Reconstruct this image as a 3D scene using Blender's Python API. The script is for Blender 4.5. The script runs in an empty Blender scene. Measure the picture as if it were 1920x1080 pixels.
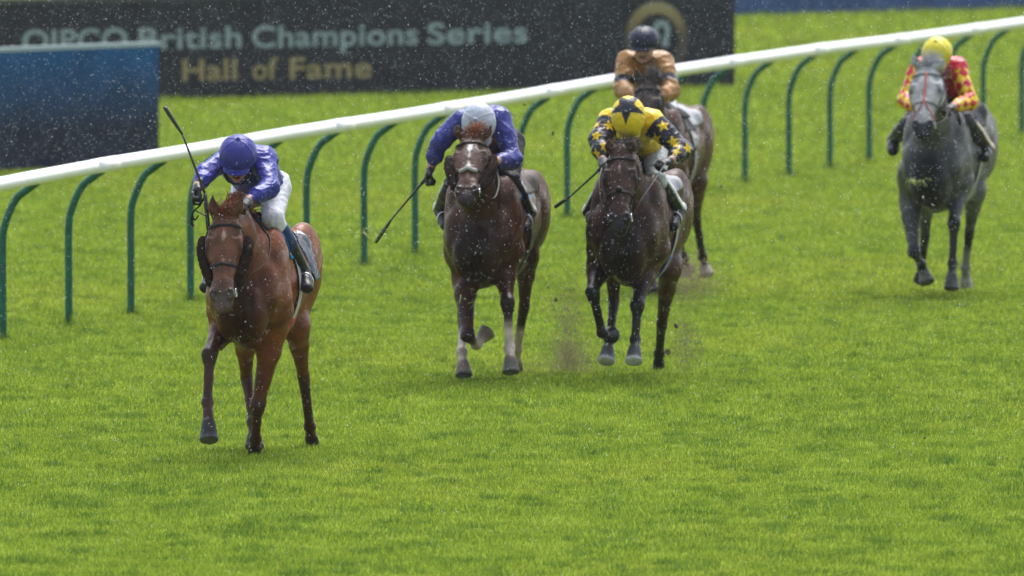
import bpy, math, random
import numpy as np
from mathutils import Vector, Matrix

# ------------------------------------------------------------------ camera
scene = bpy.context.scene
COL = scene.collection
W_PX, H_PX, F_PX = 1920.0, 1080.0, 29867.0
CAM_H, PITCH = 5.4, math.atan(1298.0 / F_PX)
cam_data = bpy.data.cameras.new("camera")
cam = bpy.data.objects.new("camera", cam_data)
COL.objects.link(cam)
cam.location = (0, 0, CAM_H)
cam.rotation_euler = (math.pi / 2 - PITCH, 0, 0)
cam_data.sensor_width = 36.0
cam_data.lens = 36.0 * F_PX / W_PX
cam_data.clip_start = 1.0
cam_data.clip_end = 3000.0
cam_data.dof.use_dof = True
cam_data.dof.focus_distance = 99.8
cam_data.dof.aperture_fstop = 5.6
scene.camera = cam

# ------------------------------------------------------------------ light
SUN_ELEV, SUN_AZ = math.radians(63), math.radians(12)     # azimuth from +Y towards +X
world = bpy.data.worlds.new("World")
scene.world = world
world.use_nodes = True
wn = world.node_tree.nodes
wl = world.node_tree.links
wn.clear()
sky = wn.new('ShaderNodeTexSky')
sky.sky_type = 'NISHITA'
sky.sun_disc = False
sky.sun_elevation = SUN_ELEV
sky.sun_rotation = SUN_AZ
sky.air_density = 1.2
sky.dust_density = 2.0
hs = wn.new('ShaderNodeHueSaturation')
hs.inputs['Saturation'].default_value = 0.6
bg = wn.new('ShaderNodeBackground')
bg.inputs['Strength'].default_value = 0.15
out = wn.new('ShaderNodeOutputWorld')
wl.new(sky.outputs[0], hs.inputs['Color'])
wl.new(hs.outputs[0], bg.inputs[0])
wl.new(bg.outputs[0], out.inputs[0])
sun_data = bpy.data.lights.new("sun", 'SUN')
sun_data.energy = 2.8
sun_data.angle = math.radians(40)
sun_data.color = (1.0, 0.985, 0.96)
sun = bpy.data.objects.new("sun", sun_data)
COL.objects.link(sun)
sd = Vector((math.sin(SUN_AZ) * math.cos(SUN_ELEV), math.cos(SUN_AZ) * math.cos(SUN_ELEV), math.sin(SUN_ELEV)))
sun.rotation_euler = sd.to_track_quat('Z', 'Y').to_euler()
scene.view_settings.view_transform = 'Standard'
scene.view_settings.look = 'None'
scene.view_settings.exposure = 0.82
scene.view_settings.gamma = 1.0
scene.cycles.max_bounces = 6
scene.cycles.transparent_max_bounces = 8

rng = np.random.default_rng(7)
random.seed(7)

# ------------------------------------------------------------------ pixel rays
CF = np.array([0, math.cos(PITCH), -math.sin(PITCH)])
CU = np.array([0, math.sin(PITCH), math.cos(PITCH)])
CR = np.array([1.0, 0, 0])
C0 = np.array([0, 0, CAM_H])

def ray(px, py):
    return CF + CR * (px - 960) / F_PX + CU * (540 - py) / F_PX

def ground(px, py, z=0.0):
    d = ray(px, py)
    t = (z - CAM_H) / d[2]
    return C0 + d * t

def at_y(px, py, y):
    d = ray(px, py)
    return C0 + d * (y / d[1])

# ------------------------------------------------------------------ objects
def tag(o, label=None, cat=None, group=None, kind=None):
    if label: o['label'] = label
    if cat: o['category'] = cat
    if group: o['group'] = group
    if kind: o['kind'] = kind
    return o

def empty(name, loc, rz=0.0):
    o = bpy.data.objects.new(name, None)
    o.location = loc
    o.rotation_euler = (0, 0, rz)
    o.empty_display_size = 0.2
    COL.objects.link(o)
    return o

def mesh_obj(name, verts, faces, mat, parent=None, colors=None, smooth=True, offset=None):
    verts = np.asarray(verts, dtype=np.float32).reshape(-1, 3)
    if offset is not None:
        verts = verts - np.asarray(offset, dtype=np.float32)
    me = bpy.data.meshes.new(name)
    if isinstance(faces, np.ndarray):
        n = faces.shape[1]
        me.vertices.add(len(verts))
        me.vertices.foreach_set('co', verts.ravel())
        me.loops.add(faces.size)
        me.loops.foreach_set('vertex_index', faces.ravel().astype(np.int32))
        me.polygons.add(len(faces))
        me.polygons.foreach_set('loop_start', np.arange(0, faces.size, n, dtype=np.int32))
        me.polygons.foreach_set('loop_total', np.full(len(faces), n, dtype=np.int32))
        me.update(calc_edges=True)
    else:
        me.from_pydata([tuple(map(float, v)) for v in verts], [], [tuple(int(i) for i in f) for f in faces])
        me.update()
    me.validate()
    if smooth and len(me.polygons):
        me.polygons.foreach_set('use_smooth', np.ones(len(me.polygons), dtype=bool))
    if colors is not None:
        ca = me.color_attributes.new('Col', 'FLOAT_COLOR', 'POINT')
        c = np.ones((len(verts), 4), dtype=np.float32)
        c[:, :3] = colors
        ca.data.foreach_set('color', c.ravel())
    me.materials.append(mat)
    o = bpy.data.objects.new(name, me)
    COL.objects.link(o)
    if parent: o.parent = parent
    return o

# ------------------------------------------------------------------ materials
def srgb(r, g, b):
    f = lambda c: (c / 255 / 12.92) if c / 255 <= 0.04045 else ((c / 255 + 0.055) / 1.055) ** 2.4
    return (f(r), f(g), f(b))

def mat(name, color=None, rough=0.5, spec=0.5, attr=False, var=0.0, vscale=8.0, bump=0.0, bscale=60.0,
        coat=0.0, coat_rough=0.15, sheen=0.0, metallic=0.0, aniso_scale=None, subsurf=0.0, bdetail=4.0):
    m = bpy.data.materials.new(name)
    m.use_nodes = True
    nt = m.node_tree
    N, L = nt.nodes, nt.links
    b = N['Principled BSDF']
    b.inputs['Roughness'].default_value = rough
    b.inputs['Specular IOR Level'].default_value = spec
    b.inputs['Metallic'].default_value = metallic
    b.inputs['Coat Weight'].default_value = coat
    b.inputs['Coat Roughness'].default_value = coat_rough
    b.inputs['Sheen Weight'].default_value = sheen
    tc = N.new('ShaderNodeTexCoord')
    mp = N.new('ShaderNodeMapping')
    if aniso_scale: mp.inputs['Scale'].default_value = aniso_scale
    L.new(tc.outputs['Object'], mp.inputs[0])
    src = None
    if attr:
        a = N.new('ShaderNodeAttribute'); a.attribute_name = 'Col'
        src = a.outputs['Color']
    if var > 0:
        no = N.new('ShaderNodeTexNoise')
        no.inputs['Scale'].default_value = vscale
        no.inputs['Detail'].default_value = 6
        L.new(mp.outputs[0], no.inputs['Vector'])
        mr = N.new('ShaderNodeMapRange')
        mr.inputs['From Min'].default_value = 0.3
        mr.inputs['From Max'].default_value = 0.7
        mr.inputs['To Min'].default_value = 1 - var
        mr.inputs['To Max'].default_value = 1 + var
        L.new(no.outputs[0], mr.inputs['Value'])
        mx = N.new('ShaderNodeMix'); mx.data_type = 'RGBA'; mx.blend_type = 'MULTIPLY'
        mx.inputs[0].default_value = 1.0
        if src: L.new(src, mx.inputs[6])
        else: mx.inputs[6].default_value = (*color, 1)
        L.new(mr.outputs[0], mx.inputs[7])
        src = mx.outputs[2]
    if src: L.new(src, b.inputs['Base Color'])
    else: b.inputs['Base Color'].default_value = (*color, 1)
    if bump > 0:
        nb = N.new('ShaderNodeTexNoise')
        nb.inputs['Scale'].default_value = bscale
        nb.inputs['Detail'].default_value = bdetail
        L.new(mp.outputs[0], nb.inputs['Vector'])
        bp = N.new('ShaderNodeBump')
        bp.inputs['Strength'].default_value = bump
        bp.inputs['Distance'].default_value = 0.01
        L.new(nb.outputs[0], bp.inputs['Height'])
        L.new(bp.outputs[0], b.inputs['Normal'])
    return m

M = {}
M['coat'] = mat('wet_horse_coat', attr=True, rough=0.38, spec=0.17, var=0.42, vscale=9, bump=0.6, bscale=40, coat=0.08, coat_rough=0.2)
def uneven_gloss(m_, lo, hi, scale):
    nt = m_.node_tree; N, L = nt.nodes, nt.links
    tc = N.new('ShaderNodeTexCoord'); no = N.new('ShaderNodeTexNoise'); no.inputs['Scale'].default_value = scale; no.inputs['Detail'].default_value = 7; no.inputs['Roughness'].default_value = .65
    L.new(tc.outputs['Object'], no.inputs['Vector'])
    mr = N.new('ShaderNodeMapRange'); mr.inputs[1].default_value = .38; mr.inputs[2].default_value = .62; mr.inputs[3].default_value = lo; mr.inputs[4].default_value = hi
    L.new(no.outputs[0], mr.inputs[0]); L.new(mr.outputs[0], N['Principled BSDF'].inputs['Roughness'])
uneven_gloss(M['coat'], .24, .62, 7)
M['skin'] = mat('skin', attr=True, rough=0.5, var=0.06, vscale=30)
M['silk'] = mat('jacket_silk', attr=True, rough=0.36, spec=0.32, var=0.10, vscale=20, bump=0.5, bscale=22, bdetail=3)
M['breeches'] = mat('breeches_cloth', attr=True, spec=0.2, rough=0.6, var=0.1, vscale=18, bump=0.6, bscale=30, bdetail=3)
M['boot'] = mat('boot_leather', attr=True, rough=0.4, spec=0.25, var=0.25, vscale=25, bump=0.3, bscale=40)
M['glove'] = mat('glove_leather', (0.012, 0.012, 0.014), rough=0.45, var=0.3, vscale=60, bump=0.3, bscale=120)
M['cap'] = mat('cap_silk', attr=True, rough=0.42, spec=0.28, var=0.12, vscale=25, bump=0.35, bscale=30)
M['leather'] = mat('bridle_leather', (0.012, 0.010, 0.009), rough=0.5, spec=0.25, var=0.3, vscale=60)
M['satin'] = mat('satin_cloth', (.10, .10, .11), rough=.22, spec=.9, var=.3, vscale=12, bump=.6, bscale=12, bdetail=1)
M['grey_strap'] = mat('grey_bridle_strap', (.13, .13, .135), rough=.6, spec=.2)
M['saddle'] = mat('saddle_leather', (0.012, 0.010, 0.009), rough=0.7, spec=0.12, var=0.3, vscale=40)
M['rubber'] = mat('whip_rubber', (0.012, 0.012, 0.013), rough=0.35, spec=0.5, var=0.3, vscale=80)
M['metal'] = mat('steel', (0.6, 0.6, 0.62), rough=0.25, metallic=1.0)
M['hair'] = mat('hair', attr=True, rough=0.6, spec=0.2, var=0.25, vscale=30)
M['fleece'] = mat('sheepskin', attr=True, rough=0.9, spec=0.15, var=0.45, vscale=90, bump=1.0, bscale=150)
M['cloth'] = mat('saddle_cloth', attr=True, spec=0.25, rough=0.6, var=0.1, vscale=20, bump=0.4, bscale=25)
M['goggle'] = mat('goggle_lens', (0.02, 0.025, 0.03), rough=0.08, spec=0.8)
M['rail'] = mat('white_rail_plastic', (0.88, 0.88, 0.87), rough=0.3, var=0.04, vscale=3)
M['post'] = mat('green_post_paint', srgb(8, 88, 68), rough=0.4, spec=0.4, var=0.25, vscale=14)

# ------------------------------------------------------------------ setting: ground + grass
def grass_color_nodes(m, blade=False):
    nt = m.node_tree; N, L = nt.nodes, nt.links
    b = N['Principled BSDF']
    geo = N.new('ShaderNodeNewGeometry')
    def noise(scale, detail=4, sc=(1, 1, 1), rough=0.55):
        mp = N.new('ShaderNodeMapping'); mp.inputs['Scale'].default_value = sc
        L.new(geo.outputs['Position'], mp.inputs[0])
        n = N.new('ShaderNodeTexNoise'); n.inputs['Scale'].default_value = scale
        n.inputs['Detail'].default_value = detail; n.inputs['Roughness'].default_value = rough
        L.new(mp.outputs[0], n.inputs['Vector']); return n.outputs[0]
    r1 = N.new('ShaderNodeValToRGB')
    r1.color_ramp.elements[0].position = 0.32; r1.color_ramp.elements[0].color = (*GR_DARK, 1)
    r1.color_ramp.elements[1].position = 0.66; r1.color_ramp.elements[1].color = (*GR_LIGHT, 1)
    e = r1.color_ramp.elements.new(0.5); e.color = (*GR_MID, 1)
    L.new(noise(2.2, 9, (1, 0.6, 1), 0.75), r1.inputs[0])
    # broad tonal drift: yellower and bluer areas
    mx = N.new('ShaderNodeMix'); mx.data_type = 'RGBA'
    mr = N.new('ShaderNodeMapRange'); mr.inputs[1].default_value = 0.5; mr.inputs[2].default_value = 0.75; mr.inputs[4].default_value = 0.6
    L.new(noise(0.22, 4, (1, 0.5, 1)), mr.inputs[0]); L.new(mr.outputs[0], mx.inputs[0])
    L.new(r1.outputs[0], mx.inputs[6]); mx.inputs[7].default_value = (*GR_YEL, 1)
    mx2 = N.new('ShaderNodeMix'); mx2.data_type = 'RGBA'
    mr2 = N.new('ShaderNodeMapRange'); mr2.inputs[1].default_value = 0.60; mr2.inputs[2].default_value = 0.68; mr2.inputs[4].default_value = 0.8
    L.new(noise(6.5, 6, (1, 0.42, 1), 0.62), mr2.inputs[0]); L.new(mr2.outputs[0], mx2.inputs[0])
    L.new(mx.outputs[2], mx2.inputs[6]); mx2.inputs[7].default_value = (*GR_DEEP, 1)
    last = mx2.outputs[2]
    if blade:
        a = N.new('ShaderNodeAttribute'); a.attribute_name = 'Col'
        mm = N.new('ShaderNodeMix'); mm.data_type = 'RGBA'; mm.blend_type = 'MULTIPLY'; mm.inputs[0].default_value = 1
        L.new(last, mm.inputs[6]); L.new(a.outputs['Color'], mm.inputs[7]); last = mm.outputs[2]
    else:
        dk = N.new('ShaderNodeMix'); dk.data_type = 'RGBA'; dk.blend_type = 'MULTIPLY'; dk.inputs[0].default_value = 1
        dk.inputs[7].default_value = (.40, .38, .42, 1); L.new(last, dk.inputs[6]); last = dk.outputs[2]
    L.new(last, b.inputs['Base Color'])
    b.inputs['Roughness'].default_value = 0.6
    b.inputs['Specular IOR Level'].default_value = 0.12 if blade else 0.0
    return b, last

GR_DARK = (0.158, 0.242, 0.024)
GR_MID = (0.240, 0.336, 0.032)
GR_LIGHT = (0.322, 0.415, 0.052)
GR_YEL = (0.352, 0.402, 0.046)
GR_DEEP = (0.055, 0.132, 0.026)

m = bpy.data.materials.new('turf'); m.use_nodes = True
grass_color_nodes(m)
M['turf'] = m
m = bpy.data.materials.new('grass_blade'); m.use_nodes = True
b_, col_ = grass_color_nodes(m, True)
tr = m.node_tree.nodes.new('ShaderNodeBsdfTranslucent')
m.node_tree.links.new(col_, tr.inputs[0])
ms = m.node_tree.nodes.new('ShaderNodeMixShader'); ms.inputs[0].default_value = 0.5
m.node_tree.links.new(b_.outputs[0], ms.inputs[1]); m.node_tree.links.new(tr.outputs[0], ms.inputs[2])
m.node_tree.links.new(ms.outputs[0], m.node_tree.nodes['Material Output'].inputs[0])
M['blade'] = m

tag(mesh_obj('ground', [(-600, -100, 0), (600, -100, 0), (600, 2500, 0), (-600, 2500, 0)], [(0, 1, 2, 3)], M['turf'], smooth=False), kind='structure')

POST_BASES = [(-520, 716), (-384, 690), (-246, 663), (-120, 660), (5, 636), (128, 610), (246, 590), (357, 565), (465, 543), (575, 520), (682, 498), (778, 478), (877, 456), (972, 433), (1065, 410), (1152, 392), (1236, 374),
             (1317, 358), (1397, 343), (1480, 331), (1556, 316), (1630, 301), (1705, 289), (1775, 277), (1845, 264), (1915, 253), (1985, 241), (2053, 230)]

def make_grass():
    Vs, Cs = [], []
    for (d0, d1, dens, hw, h0, h1) in ((86, 104, 2600, .0030, .010, .028), (104, 124, 1500, .004, .013, .036), (124, 150, 700, .0055, .018, .042), (150, 185, 200, .009, .03, .06), (185, 290, 60, .016, .03, .07)):
        half = lambda d: d * 0.0335 + 2.4
        area = (d1 - d0) * 2 * half((d0 + d1) / 2)
        n = int(area * dens)
        y = rng.uniform(d0, d1, n)
        x = rng.uniform(-1, 1, n) * half(y)
        # tussocks: taller where a coarse value noise peaks
        q = (np.sin(x * 3.1 + 1.7 * np.sin(y * 1.3)) + np.sin(y * 2.3 + 2.1 * np.sin(x * 1.9)) + np.sin(x * 7.7 + y * 3.9)) / 3
        h = rng.uniform(h0, h1, n) * (1 + 0.35 * q) * rng.uniform(.7, 1.25, n)
        th = rng.uniform(0, math.pi, n)
        dx, dy = np.cos(th) * hw, np.sin(th) * hw
        lx, ly = rng.normal(0, .35, n) * h, rng.normal(0, .35, n) * h
        v = np.empty((n, 3, 3), np.float32)
        v[:, 0] = np.stack([x - dx, y - dy, np.zeros(n)], 1)
        v[:, 1] = np.stack([x + dx, y + dy, np.zeros(n)], 1)
        v[:, 2] = np.stack([x + lx, y + ly, h], 1)
        base = rng.uniform(.5, 1.5, n)[:, None] * np.array([1, 1, 1.0])
        dry = rng.random(n) < .025
        base[dry] *= np.array([1.5, 1.15, 1.6])
        c = np.repeat(base[:, None, :], 3, 1)
        Vs.append(v.reshape(-1, 3)); Cs.append(c.reshape(-1, 3))
    # darker, taller tussocks and pale worn patches
    nt_ = 1700
    for k_, (cnt, tone, hh, sp_) in enumerate(((55, (.50, .62, .8), (.022, .050), .034), (30, (1.25, 1.2, 1.5), (.020, .040), .07))):
        ty = 86 + 60 * rng.random(nt_) ** 1.25
        tx = rng.uniform(-1, 1, nt_) * (ty * .0335 + .5)
        sz = rng.uniform(.5, 1.5, nt_)
        X = (tx[:, None] + rng.normal(0, 1, (nt_, cnt)) * sp_ * sz[:, None] * 1.6).ravel()
        Y = (ty[:, None] + rng.normal(0, 1, (nt_, cnt)) * sp_ * sz[:, None] * 2.2).ravel()
        n = len(X); h = rng.uniform(*hh, n); th = rng.uniform(0, math.pi, n)
        dx, dy = np.cos(th) * .0034, np.sin(th) * .0034
        lx, ly = rng.normal(0, .4, n) * h, rng.normal(0, .4, n) * h
        v = np.empty((n, 3, 3), np.float32)
        v[:, 0] = np.stack([X - dx, Y - dy, np.zeros(n)], 1); v[:, 1] = np.stack([X + dx, Y + dy, np.zeros(n)], 1); v[:, 2] = np.stack([X + lx, Y + ly, h], 1)
        c = np.repeat((rng.uniform(.7, 1.3, n)[:, None] * np.array(tone))[:, None, :], 3, 1)
        Vs.append(v.reshape(-1, 3)); Cs.append(c.reshape(-1, 3))
    for (bx, by) in POST_BASES:
        g_ = ground(bx, by); n = 90
        X = g_[0] + rng.normal(0, .045, n); Y = g_[1] + rng.normal(0, .06, n); h = rng.uniform(.04, .11, n); th = rng.uniform(0, math.pi, n)
        dx, dy = np.cos(th) * .0045, np.sin(th) * .0045
        v = np.empty((n, 3, 3), np.float32)
        v[:, 0] = np.stack([X - dx, Y - dy, np.zeros(n)], 1); v[:, 1] = np.stack([X + dx, Y + dy, np.zeros(n)], 1)
        v[:, 2] = np.stack([X + rng.normal(0, .4, n) * h, Y + rng.normal(0, .4, n) * h, h], 1)
        Vs.append(v.reshape(-1, 3)); Cs.append(np.repeat((rng.uniform(.6, 1.3, n)[:, None] * np.array([.8, .85, .9]))[:, None, :], 3, 1).reshape(-1, 3))
    V = np.concatenate(Vs); Cc = np.concatenate(Cs)
    F = np.arange(len(V)).reshape(-1, 3)
    o = mesh_obj('grass', V, F, M['blade'], colors=Cc, smooth=False)
    tag(o, 'short green racecourse turf with darker tufts', 'grass', kind='stuff')
make_grass()

# ------------------------------------------------------------------ SDF modelling kit
def _v(a): return np.asarray(a, dtype=np.float64)

class Prim:
    def __init__(s, fn, lo, hi, k=.03, col=None, sub=False):
        s.fn, s.lo, s.hi, s.k, s.col, s.sub = fn, _v(lo), _v(hi), k, col, sub

def rc(a, b, ra, rb, lat=1.0, k=.03, col=None, sub=False, axis=1):
    a, b = _v(a), _v(b)
    ba = b - a
    sc = np.ones(3); sc[axis] = 1 / lat
    A, BA = a * sc, ba * sc
    den = max(BA @ BA, 1e-9)
    def fn(P):
        q = P * sc - A
        t = np.clip(q @ BA / den, 0, 1)
        return np.linalg.norm(q - t[..., None] * BA, axis=-1) - (ra + (rb - ra) * t)
    r = max(ra, rb) * max(1, lat)
    return Prim(fn, np.minimum(a, b) - r, np.maximum(a, b) + r, k, col, sub)

def ell(c, r, R=None, k=.03, col=None, sub=False):
    c, r = _v(c), _v(r)
    Rm = np.eye(3) if R is None else np.array(R)      # rows = local axes
    def fn(P):
        q = (P - c) @ Rm.T
        k0 = np.linalg.norm(q / r, axis=-1)
        k1 = np.linalg.norm(q / r ** 2, axis=-1) + 1e-9
        return k0 * (k0 - 1) / k1
    rr = np.abs(Rm.T) @ r
    return Prim(fn, c - rr, c + rr, k, col, sub)

def frustum(a, b, ra, rb, k=.004, col=None, sub=False, flat=1.0):
    a, b = _v(a), _v(b)
    ba = b - a; Ln = np.linalg.norm(ba); u = ba / Ln
    def fn(P):
        q = P - a
        t = q @ u
        rad = np.linalg.norm(q - t[..., None] * u, axis=-1)
        s = np.clip(t / Ln, 0, 1)
        return np.maximum(rad - (ra + (rb - ra) * s), np.abs(t - Ln / 2) - Ln / 2)
    r = max(ra, rb)
    return Prim(fn, np.minimum(a, b) - r, np.maximum(a, b) + r, k, col, sub)

def frame(u, vhint):
    u = _v(u); u = u / np.linalg.norm(u)
    v = _v(vhint); v = v - (v @ u) * u; v /= np.linalg.norm(v)
    n = np.cross(u, v)
    return u, v, n

def loft(A, u, v, n, st, k=.04, col=None, p=2.2, sub=False, taper=0.0):
    """stations: (t, centre along n, half width along v, half height up n, half height down n)"""
    st = np.array(st, dtype=float)
    A = _v(A); R = np.array([u, v, n])
    T = st[:, 0]
    def fn(P):
        q = (P - A) @ R.T
        t = q[..., 0]
        c = np.interp(t, T, st[:, 1]); w = np.interp(t, T, st[:, 2])
        hu = np.interp(t, T, st[:, 3]); hd = np.interp(t, T, st[:, 4])
        z = q[..., 2] - c
        h = np.where(z > 0, hu, hd)
        w = np.maximum(w, .004); h = np.maximum(h, .004)
        if taper: w = w * (1 - taper * np.clip((t + .35) / .5, .25, 1) * np.clip(-z / h, 0, 1))
        rr = (np.abs(q[..., 1] / w) ** p + np.abs(z / h) ** p) ** (1 / p)
        d = (rr - 1) * np.minimum(w, h)
        over = np.maximum(T[0] - t, t - T[-1])
        return np.maximum(d, over)
    ends = []
    for row in st:
        for s1 in (-1, 1):
            for s2 in (row[3], -row[4]):
                ends.append(A + row[0] * _v(u) + s1 * row[2] * _v(v) + (row[1] + s2) * _v(n))
    ends = np.array(ends)
    return Prim(fn, ends.min(0), ends.max(0), k, col, sub)

def eval_sdf(prims, P):
    D = np.full(P.shape[:-1], .5)
    for pr in prims:
        d = pr.fn(P)
        if pr.sub:
            h = np.maximum(pr.k - np.abs(D + d), 0) / pr.k
            D = np.maximum(D, -d) + h * h * pr.k * .25
        else:
            h = np.maximum(pr.k - np.abs(D - d), 0) / pr.k
            D = np.minimum(D, d) - h * h * pr.k * .25
    return D

def surf(prims, vox, disp=None):
    pos = [p for p in prims if not p.sub]
    lo = np.min([p.lo for p in pos], 0) - .05
    hi = np.max([p.hi for p in pos], 0) + .05
    n = np.ceil((hi - lo) / vox).astype(int) + 1
    D = np.full(n, .5, dtype=np.float32)
    ax = [lo[i] + vox * np.arange(n[i]) for i in range(3)]
    for pr in prims:
        m_ = pr.k + 3 * vox
        i0 = np.maximum(((pr.lo - m_ - lo) / vox).astype(int), 0)
        i1 = np.minimum(np.ceil((pr.hi + m_ - lo) / vox).astype(int) + 1, n)
        if np.any(i1 <= i0): continue
        sl = tuple(slice(a, b) for a, b in zip(i0, i1))
        G = np.stack(np.meshgrid(ax[0][sl[0]], ax[1][sl[1]], ax[2][sl[2]], indexing='ij'), -1)
        d = pr.fn(G).astype(np.float32)
        S = D[sl]
        if pr.sub:
            h = np.maximum(pr.k - np.abs(S + d), 0) / pr.k
            D[sl] = np.maximum(S, -d) + h * h * pr.k * .25
        else:
            h = np.maximum(pr.k - np.abs(S - d), 0) / pr.k
            D[sl] = np.minimum(S, d) - h * h * pr.k * .25
    # surface nets
    s = D < 0
    c8 = [s[a:n[0] - 1 + a, b:n[1] - 1 + b, c:n[2] - 1 + c] for a in (0, 1) for b in (0, 1) for c in (0, 1)]
    anyin = np.logical_or.reduce(c8); allin = np.logical_and.reduce(c8)
    act = anyin & ~allin
    idx = np.full(act.shape, -1, dtype=np.int64)
    I, J, K = np.nonzero(act)
    idx[I, J, K] = np.arange(len(I))
    acc = np.zeros((len(I), 3)); cnt = np.zeros(len(I))
    for axis in range(3):
        o = [a for a in range(3) if a != axis]
        for b in (0, 1):
            for c in (0, 1):
                off = np.zeros(3, int); off[o[0]] = b; off[o[1]] = c
                off2 = off.copy(); off2[axis] = 1
                d0 = D[I + off[0], J + off[1], K + off[2]]
                d1 = D[I + off2[0], J + off2[1], K + off2[2]]
                cr = (d0 < 0) != (d1 < 0)
                t = np.where(cr, d0 / np.where(cr, d0 - d1, 1), 0)
                pt = np.tile(off.astype(float), (len(I), 1)); pt[:, axis] = t
                acc[cr] += pt[cr]; cnt[cr] += 1
    V = lo + vox * (np.stack([I, J, K], 1) + acc / cnt[:, None])
    quads = []
    for axis in range(3):
        o = [a for a in range(3) if a != axis]
        sl0 = [slice(None)] * 3; sl1 = [slice(None)] * 3
        sl0[axis] = slice(0, -1); sl1[axis] = slice(1, None)
        e0, e1 = s[tuple(sl0)], s[tuple(sl1)]
        X = np.stack(np.nonzero(e0 != e1), 1)
        X = X[(X[:, o[0]] > 0) & (X[:, o[1]] > 0) & (X[:, o[0]] < n[o[0]] - 1) & (X[:, o[1]] < n[o[1]] - 1)]
        inside = s[X[:, 0], X[:, 1], X[:, 2]]
        def g(da, db):
            Y = X.copy(); Y[:, o[0]] -= da; Y[:, o[1]] -= db
            return idx[Y[:, 0], Y[:, 1], Y[:, 2]]
        q = np.stack([g(1, 1), g(0, 1), g(0, 0), g(1, 0)], 1)
        flip = inside if axis != 1 else ~inside
        q[~flip] = q[~flip][:, ::-1]
        quads.append(q)
    F = np.concatenate(quads)
    # one relaxation pass
    for _ in range(2):
        sm = np.zeros_like(V); ct = np.zeros(len(V))
        for a in range(4):
            b = (a + 1) % 4
            np.add.at(sm, F[:, a], V[F[:, b]]); np.add.at(ct, F[:, a], 1)
        V = V * .5 + (sm / np.maximum(ct, 1)[:, None]) * .5
    return V, F

def vnormals(V, F):
    a = V[F[:, 2]] - V[F[:, 0]]; b = V[F[:, 3]] - V[F[:, 1]]
    n_ = np.cross(a, b)
    N_ = np.zeros_like(V)
    for i in range(4): np.add.at(N_, F[:, i], n_)
    return N_ / (np.linalg.norm(N_, axis=1, keepdims=True) + 1e-12)

def blend_cols(prims, V, soft=.010, default=(.1, .1, .1)):
    ds, cs = [], []
    for p in prims:
        if p.sub and p.col is None: continue
        d = p.fn(V)
        if p.sub: d = np.abs(d) - .009
        ds.append(d); cs.append(p.col if p.col is not None else default)
    ds = np.array(ds)
    w = np.exp(-(ds - ds.min(0)) / soft)
    w /= w.sum(0)
    return w.T @ np.array(cs)

def folds(V, amp, freq, seed=0, dirs=3):
    r = np.random.default_rng(seed)
    out_ = np.zeros(len(V))
    for i in range(dirs):
        d = r.normal(size=3); d /= np.linalg.norm(d)
        e = r.normal(size=3); e /= np.linalg.norm(e)
        ph = r.uniform(0, 6)
        warp = 1.3 * np.sin(V @ e * freq * .45 + ph) + .6 * np.sin(V @ np.cross(d, e) * freq * .9)
        out_ += (1 - np.abs(np.sin(V @ d * freq * .5 + warp + ph))) ** 2
    return amp * (out_ / dirs - .35)

def sweep(pts, hw, ht=None, ups=None, sides=8, closed=False):
    """tube (ht None) or flat strap; hw, ht may be lists"""
    P = np.array(pts, float); n = len(P)
    if ht is None: ht = hw
    HW = np.broadcast_to(np.asarray(hw, float), (n,)); HT = np.broadcast_to(np.asarray(ht, float), (n,))
    if closed: T = np.roll(P, -1, 0) - np.roll(P, 1, 0)
    else: T = np.gradient(P, axis=0)
    T /= np.linalg.norm(T, axis=1, keepdims=True) + 1e-12
    if ups is None:
        u = np.array([0, 0, 1.0]) if abs(T[0][2]) < .9 else np.array([1.0, 0, 0])
        U = []
        for t in T:
            u = u - (u @ t) * t; u = u / np.linalg.norm(u); U.append(u)
        U = np.array(U)
    else:
        U = np.array(ups, float); U -= np.sum(U * T, 1)[:, None] * T; U /= np.linalg.norm(U, axis=1, keepdims=True) + 1e-12
    S = np.cross(T, U)
    th = np.linspace(0, 2 * math.pi, sides, endpoint=False)
    V = P[:, None] + S[:, None] * (np.cos(th)[None, :, None] * HW[:, None, None]) + U[:, None] * (np.sin(th)[None, :, None] * HT[:, None, None])
    V = V.reshape(-1, 3); F = []
    m_ = n if closed else n - 1
    for i in range(m_):
        j = (i + 1) % n
        for s_ in range(sides):
            t_ = (s_ + 1) % sides
            F.append((i * sides + s_, i * sides + t_, j * sides + t_, j * sides + s_))
    if not closed:
        F.append(tuple(range(sides - 1, -1, -1))); F.append(tuple((n - 1) * sides + k for k in range(sides)))
    return V, F

class MB:
    def __init__(s): s.V, s.F, s.n = [], [], 0
    def add(s, V, F):
        V = np.asarray(V, float); s.V.append(V); s.F += [tuple(int(i) + s.n for i in f) for f in F]; s.n += len(V); return s
    def sweep(s, *a, **k): return s.add(*sweep(*a, **k))
    def build(s, name, m_, parent=None, color=None, offset=None, smooth=True):
        V = np.concatenate(s.V)
        return mesh_obj(name, V, s.F, m_, parent, None if color is None else np.tile(np.array(color), (len(V), 1)), smooth, offset)

def spline(pts, n=24):
    P = np.array(pts, float)
    if len(P) < 3:
        t = np.linspace(0, 1, n)[:, None]; return P[0] * (1 - t) + P[-1] * t
    Q = np.vstack([2 * P[0] - P[1], P, 2 * P[-1] - P[-2]])
    out_ = []
    seg = len(P) - 1
    for x in np.linspace(0, seg, n):
        i = min(int(x), seg - 1); t = x - i
        a, b, c, d = Q[i], Q[i + 1], Q[i + 2], Q[i + 3]
        out_.append(.5 * ((2 * b) + (-a + c) * t + (2 * a - 5 * b + 4 * c - d) * t * t + (-a + 3 * b - 3 * c + d) * t ** 3))
    return np.array(out_)

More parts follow.
